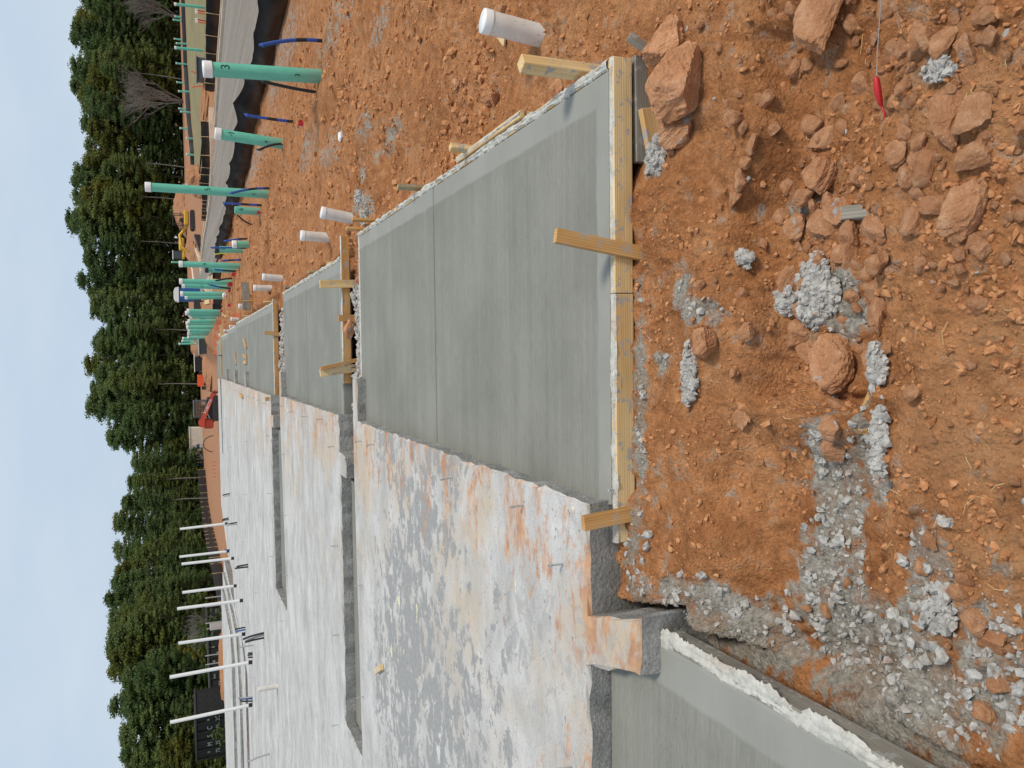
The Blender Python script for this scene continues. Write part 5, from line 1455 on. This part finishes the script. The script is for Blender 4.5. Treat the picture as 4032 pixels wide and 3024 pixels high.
e = thing('hose_loop', 'loop of dark hose standing on the clay right of the trailer', 'hose', at_ground(-9.5, 90))
MB().tube([(.9*math.cos(t_*.3), 0, 1.1*math.sin(t_*.3)) for t_ in range(11)], .05, 6).build('hose', DARK, e)
e = thing('orange_pins', 'row of orange pins on the clay behind the slab', 'pins', at_ground(-11, 86))
for k in range(5): MB().tube([(-.4*k,0,0),(-.4*k,0,.35)], .04, 5).build('pin', ORANGE, e)

# black freight wagons behind the left slabs
STENCIL = simple('worn_white_stencil', (.42,.41,.39), .8, .2, var=.4, scale=8)
def wagon(lab, x, y, rot, L, H, lines):
    e = thing('freight_wagon', lab, 'wagon', at_ground(x, y, -.2), rot, 'black freight wagons')
    body = MB().box((-L/2,-1.2,.75),(L/2,1.2,H), .05).build('body', BLACKCAR, e)
    n = int(L / .8)
    for k in range(n + 1): xx = -L/2 + .1 + (L-.2)*k/n; MB().box((xx-.06,-1.29,.8),(xx+.06,-1.2,H-.02)).build('rib', BLACKCAR, body)
    MB().box((-L/2-.05,-1.30,H),(L/2+.05,1.30,H+.12)).build('top_rail', DARK, body)
    MB().box((-L/2,-1.28,.62),(L/2,1.28,.75)).build('sill', DARK, e)
    for s in (-1,1):
        for q in (-.8,.8): MB().tube([(s*(L/2-1.4)+q,-.8,.42),(s*(L/2-1.4)+q,-.65,.42)], .42, 16).build('wheel', DARK, e)
    for s_, size, px, pz in lines:
        for q, ch in enumerate(s_.split()):
            flat_text('letter', ch, size, Matrix.Translation((px + (q - (len(s_.split()) - 1) / 2) * L * .17,-1.305,pz)) @ Matrix.Rotation(math.pi/2, 4, 'X'), body, STENCIL)
    return e
wagon('tall black freight wagon with white lettering behind the leftmost white pole', -27.6, 61, -.35, 4.6, 2.85, [('* M S C *', .50, 0, 1.95), ('70 35 H M 2C', .42, 0, 1.4)])
wagon('lower black freight wagon with small white stencils seen between two poles', -25.0, 69, .55, 7.0, 1.7, [('== == 4 5 4 == ==', .33, 0, 1.35), ('== == 38 5 == ==', .33, 0, 1.0)])
# posts and steel pickets on the grass at left
for k, (x, y, h) in enumerate([(-23.5, 62, 1.0), (-23.0, 62.5, 1.0), (-27.0, 52, .9), (-27.6, 51, .9), (-18.4, 60, .9), (-17.9, 60.5, .9), (-17.5, 61, .9), (-19.0, 58, .9), (-19.4, 58, .8)]):
    e = plank('post', (x, y, float(zbase(x, y))), (x, y, float(zbase(x, y)) + h + .9), .09, .06, STEEL, label='thin grey steel post on the grass behind the slabs, %s from the left' % ['fourth', 'fifth', 'first', 'second', 'eighth', 'ninth', 'last', 'seventh', 'sixth'][k], cat='post', group='grey posts behind the slabs')
e = thing('junction_box', 'pale grey tilted box standing on the grass', 'utility box', at_ground(-20.6, 62), .4)
MB().box((-.3,-.2,.25),(.3,.2,1.5), .03).build('cabinet', STEEL, e)
MB().box((-.22,-.15,0),(.22,.15,.25)).build('foot', DARK, e)
# white house behind the trees
e = thing('house', 'white house glimpsed through the trees at the left edge', 'house', at_ground(-44, 96), .25)
MB().box((-6,-3,0),(6,3,4.6)).build('wall', HOUSE, e)
rf = MB().prism([(-6.6,4.6),(6.6,4.6),(4.5,6.2),(-4.5,6.2)], -3.5, 3.5, XZ).build('roof', ROOF, e)
for k in range(4):
    w = MB().box((-4.6+2.6*k,-3.06,1.8),(-3.5+2.6*k,-3.0,3.2)).build('window', WHITEP, e)
    MB().box((-4.5+2.6*k,-3.08,1.9),(-3.6+2.6*k,-3.062,3.1)).build('pane', GLASS, w)
# ------------------------------------------------------------------ trees
def crown_mesh(seed, nclump, ncard, shape, size):
    """leaf clumps through the crown volume of a unit tree (height 1)"""
    rs = np.random.default_rng(seed)
    zlo, zhi, rad = shape
    C_ = []
    while len(C_) < nclump:
        u = rs.random(); z = zlo + (zhi - zlo) * u
        prof = rad * (math.sin(math.pi * min(1, (u * .88 + .10))) ** .6) * (1 - .25 * u)
        a = rs.uniform(0, 6.283); r = prof * math.sqrt(rs.random()) * rs.uniform(.6, 1.28)
        C_.append((r * math.cos(a), r * math.sin(a), z, rs.uniform(.025, .072)))
    C_ = np.array(C_)
    idx = rs.integers(0, nclump, nclump * ncard)
    d = rs.normal(0, 1, (len(idx), 3)); d /= np.linalg.norm(d, axis=1, keepdims=True)
    d[:, 2] = np.where(d[:, 2] < -.2, -d[:, 2] * .6, d[:, 2])
    rr_ = C_[idx, 3] * rs.uniform(.45, 1.12, len(idx))
    P = C_[idx, :3] + d * rr_[:, None] * np.array([1.15, 1.15, .75])
    nrm = d + rs.normal(0, .55, d.shape); nrm /= np.linalg.norm(nrm, axis=1, keepdims=True)
    t1 = np.cross(nrm, rs.normal(0, 1, d.shape)); t1 /= np.maximum(np.linalg.norm(t1, axis=1, keepdims=True), 1e-6)
    t2 = np.cross(nrm, t1)
    s = size * rs.uniform(.5, 1.35, (len(idx), 1))
    a, b = t1 * s, t2 * s * .62
    q = np.stack([P - a, P - b * .9 + a * .1, P + a, P + b], 1).reshape(-1, 3)
    f = np.arange(len(q)).reshape(-1, 4)
    return np_mesh('crown', q, f, False)
def trunk_mesh(seed, h=.8, r=.014, limbs=7):
    rs = random.Random(seed); mb = MB()
    pts = [Vector((0, 0, -.03))]
    for k in range(1, 6): pts.append(Vector((rs.uniform(-.02, .02) * k * .5, rs.uniform(-.02, .02) * k * .5, h * k / 5)))
    mb.tube(pts, [r * (1.25 - .2 * i) for i in range(6)], 6)
    for k in range(limbs):
        z = rs.uniform(.28, .75) * h / .8; a = rs.uniform(0, 6.28); L = rs.uniform(.10, .2)
        p0 = Vector((0, 0, z)); p1 = p0 + Vector((math.cos(a) * L * .6, math.sin(a) * L * .6, L * .5)); p2 = p1 + Vector((math.cos(a) * L * .4, math.sin(a) * L * .4, L * .5))
        mb.tube([p0, p1, p2], [r * .5, r * .3, r * .1], 5)
    return mb.mesh('trunk')
CR = [crown_mesh(11, 150, 125, (.20, .97, .22), .0105), crown_mesh(12, 170, 120, (.12, .96, .27), .0105), crown_mesh(13, 120, 130, (.28, .99, .17), .0105), crown_mesh(14, 180, 115, (.05, .95, .29), .0105), crown_mesh(15, 140, 125, (.22, .99, .19), .0105), crown_mesh(16, 190, 115, (.06, .96, .25), .0105)]
CRB = [crown_mesh(21, 80, 120, (.03, .92, .46), .022), crown_mesh(22, 75, 120, (.04, .90, .55), .023)]
TR = [trunk_mesh(31 + i) for i in range(6)]
for m_ in CR: m_.materials.append(LEAF)
for m_ in CRB: m_.materials.append(LEAF)
for m_ in TR: m_.materials.append(BARK)
CRY = []
for m_ in (CR[1], CR[3], CRB[0]):
    c = m_.copy(); c.materials.clear(); c.materials.append(LEAF_Y); CRY.append(c)
TOPS = [(-.9,.07),(-.482,.073),(-.426,.074),(-.341,.081),(-.258,.078),(-.185,.070),(-.160,.057),(-.130,.054),(-.100,.074),(-.045,.094),(-.013,.093),(.041,.089),(.104,.096),(.167,.108),(.252,.092),(.330,.097),(.403,.090),(.8,.09)]
def topz(x, y):
    a = x / y
    return CAM_H + y * float(np.interp(a, [p[0] for p in TOPS], [p[1] for p in TOPS]))
EDGE = [(92,172),(66,165),(52,160),(38,163),(25,165),(12,160),(0,150),(-10,144),(-18,134),(-24,122),(-26,105),(-27,90),(-31,83),(-37,79),(-46,75),(-58,72)]
seg = []
for i in range(len(EDGE) - 1):
    a, b = EDGE[i], EDGE[i+1]; seg.append(math.dist(a, b))
tot = sum(seg)
def along(s):
    for i, L in enumerate(seg):
        if s <= L:
            a, b = EDGE[i], EDGE[i+1]; u = s / L
            nx, ny = (b[1]-a[1]) / L, -(b[0]-a[0]) / L
            return a[0] + (b[0]-a[0])*u, a[1] + (b[1]-a[1])*u, -nx, -ny
        s -= L
    return None
tr_rng = random.Random(99)
MARKS = [(-.46, 'at the left picture edge'), (-.43, 'behind the tall black wagon'), (-.40, 'behind the second white pole'), (-.365, 'between the second and third white poles'), (-.335, 'behind the third white pole'), (-.305, 'behind the fourth white pole'), (-.275, 'behind the fifth white pole'), (-.25, 'behind the right hand pair of white poles'), (-.215, 'behind the farthest right white pole'), (-.185, 'above the left silt fence'), (-.155, 'above the left end of the silt fence'), (-.125, 'left of the cream trailer'), (-.10, 'behind the cream trailer'), (-.07, 'above the red loader'), (-.04, 'above the orange red box'), (-.01, 'above the skip'), (.02, 'behind the crowded green pipes'), (.055, 'behind the blue toilet'), (.09, 'behind the tall pipe right of the toilet'), (.125, 'behind the yellow excavator'), (.16, 'behind the small digger'), (.20, 'behind the tallest green pipe'), (.235, 'left of the leaning green pipe'), (.27, 'behind the leaning green pipe'), (.305, 'right of the leaning green pipe'), (.34, 'behind the nearest tall green pipe'), (.37, 'right of the nearest tall green pipe'), (.41, 'at the right picture edge'), (.5, 'past the right picture edge')]
def mark(x, y):
    a = x / y
    return min(MARKS, key=lambda m: abs(m[0] - a))[1]
SEEN = {}
def uniq(lab, extra=('taller one', 'shorter one', 'left one', 'right one', 'inner one')):
    n = SEEN.get(lab, 0); SEEN[lab] = n + 1
    return lab if n == 0 else lab + ', ' + extra[min(n - 1, 4)]
def tree(x, y, H, lab, kind, group, crown=None, wide=1.0):
    e = thing('tree', lab, 'tree', at_ground(x, y), tr_rng.uniform(0, 6.28), group)
    link_mesh('crown', crown or CR[kind], None, e)
    link_mesh('trunk', TR[kind % 6], None, e)
    e.scale = (H * wide, H * wide, H)
    return e
rows = [(0.0, 4.6, .92, 'foremost'), (5.0, 4.8, 1.0, 'second row'), (11.0, 5.2, 1.04, 'rearmost')]
for off, sp, hk, rn in rows:
    s = tr_rng.uniform(0, 3)
    while s < tot - 1:
        p = along(s)
        if p is None: break
        x, y, nx, ny = p
        back = 1.0 if ny > 0 else -1.0
        sc_ = .55 if y < 100 else 1.0
        x2, y2 = x + nx * back * (off * sc_ + tr_rng.uniform(-1.5, 1.5)), y + ny * back * (off * sc_ + tr_rng.uniform(-1.5, 1.5))
        if -.60 < x2 / y2 < .50:
            H = (topz(x2, y2) - float(zbase(x2, y2))) * hk * tr_rng.uniform(.90, 1.06)
            if off == 0: H *= tr_rng.choice([.55, .75, .9, 1.0])
            kind = tr_rng.choice([1, 3, 5]) if off == 0 else tr_rng.randrange(6)
            yl = tr_rng.random() < .10
            tree(x2, y2, H, uniq('%s %s tree %s' % (rn, 'yellowish' if yl else 'dark green', mark(x2, y2))), kind, 'trees of the wood', CRY[kind % 2] if yl else None, wide=tr_rng.uniform(.95, 1.3))
        s += sp * sc_ * tr_rng.uniform(.75, 1.2)
ff_ = [(p[0], p[1]) for p in EDGE] + [(-75, 130), (-60, 190), (-20, 240), (60, 260), (110, 230)]
sheet('forest_floor', ff_, simple('leaf_litter', (.055, .045, .025), .95, .05, var=.4, scale=.5), .12, 'dark leaf litter under the wood', step=6)
# undergrowth along and inside the wood edge
for off, hmin, hmax in ((-.8, .9, 2.6), (.6, 1.8, 4.6), (3.5, 3.5, 7.0), (9.0, 5.0, 9.0)):
    s = tr_rng.uniform(0, 2); k = 0
    while s < tot - 1:
        p = along(s)
        if p is None: break
        x, y, nx, ny = p
        back = 1.0 if ny > 0 else -1.0
        near_ = y < 100
        o = (off + tr_rng.uniform(-1.3, 1.3)) * (.6 if near_ else 1.0)
        x2, y2 = x + nx * back * o, y + ny * back * o
        H = tr_rng.uniform(hmin, hmax) * (.62 if near_ else 1.1)
        if -.60 < x2 / y2 < .50:
            yl = tr_rng.random() < .12
            e = thing('shrub', uniq('%s %s shrub %s' % ({-.8: 'small', .6: 'low', 3.5: 'tall', 9.0: 'deep shaded'}[off], 'yellowish' if yl else 'green', mark(x2, y2))), 'shrub', at_ground(x2, y2), tr_rng.uniform(0, 6.28), 'undergrowth of the wood')
            link_mesh('foliage', CRY[2] if yl else CRB[k % 2], None, e); e.scale = (H, H, H)
        k += 1; s += tr_rng.uniform(2.6, 4.2) * (.55 if near_ else 1.0)
# shrubs nearer, at the left
for lab, x, y, H, m_ in [('leafy shrub in front of the tall wagon', -27.0, 57.5, 1.7, CRB[1]), ('yellow green shrub at the left picture edge before the wagon', -31.5, 55, 2.6, CRY[2]), ('round green bush beside the bare bush at the left', -21.8, 66, 2.6, CRB[0]), ('green shrub right of the tall wagon', -25.2, 73, 3.4, CRB[1]), ('tall shrub left of the tall wagon', -32.5, 62, 3.2, CRB[0]), ('yellowish shrub above the lower wagon', -26.5, 76, 4.2, CRY[2]), ('leafy shrub at the far left behind the grass', -36, 60, 4.4, CRB[1])]:
    e = thing('shrub', lab, 'shrub', at_ground(x, y), tr_rng.uniform(0, 6.28)); link_mesh('foliage', m_, None, e); e.scale = (H, H, H)
# bare trees
def bare_tree(lab, x, y, H, seed, spread=.5):
    rs = random.Random(seed)
    e = thing('bare_tree', lab, 'tree', at_ground(x, y), 0, 'leafless trees')
    limb = MB(); twig = MB()
    def grow(p, d, L, r, lev):
        q = p + d * L
        mid = (p + q) / 2 + Vector((rs.uniform(-1, 1), rs.uniform(-1, 1), 0)) * L * .05
        (limb if lev < 2 else twig).tube([p, mid, q], [r, r * .85, r * .68], 5 if lev < 2 else 3, caps=False)
        if lev >= 5 or r < .004: return
        for _ in range(3 if lev < 4 else 2):
            nd = (d + Vector((rs.gauss(0, spread), rs.gauss(0, spread), rs.uniform(-.05, .5)))).normalized()
            grow(p + d * L * rs.uniform(.55, 1.0), nd, L * rs.uniform(.62, .85), r * .62, lev + 1)
    for _ in range(5):
        grow(Vector((rs.uniform(-.2, .2), rs.uniform(-.2, .2), -.1)), Vector((rs.gauss(0, .35), rs.gauss(0, .35), 1)).normalized(), H * .26, H * .011, 0)
    limb.build('limbs', BAREBARK, e); twig.build('twigs', BAREBARK, e)
    return e
bare_tree('large leafless grey tree in front of the wood', 45.5, 148, 15.0, 5, .42)
bare_tree('leafless brown tree at the right picture edge', 64, 158, 13, 8, .30)
bare_tree('leafless bush beside the second white pole', -22.4, 70, 5.0, 6, .45)
# pale slim trunks at the wood edge
for k, (x, y, h) in enumerate([(-4.5, 142, 11), (-18.5, 126, 9), (-20.0, 116, 8), (30, 158, 12), (22, 160, 13), (36, 157, 11), (5, 149, 9), (52, 156, 12)]):
    e = thing('tree', 'slim pale trunked tree %s' % ['left of the trailer', 'behind the left silt fence', 'left of the silt fence corner', 'left of the leaning green pipe', 'right of the tallest green pipe', 'above the leaning pipe', 'behind the crowded pipes', 'behind the dark utility box'][k], 'tree', at_ground(x, y), 0, 'slim pale trunks')
    mb = MB().tube([(0,0,-.1),(.2,0,h*.4),(.1,0,h*.75),(.5,0,h)], [.11,.09,.07,.03], 6)
    mb.tube([(.12,0,h*.55),(.9,0,h*.75),(1.2,0,h*.95)], [.07,.05,.02], 5); mb.build('trunk', BAREBARK, e)
    c = link_mesh('crown', CR[2], None, e); c.scale = (h * .9, h * .9, h * .7); c.location = (.3, 0, h * .42)
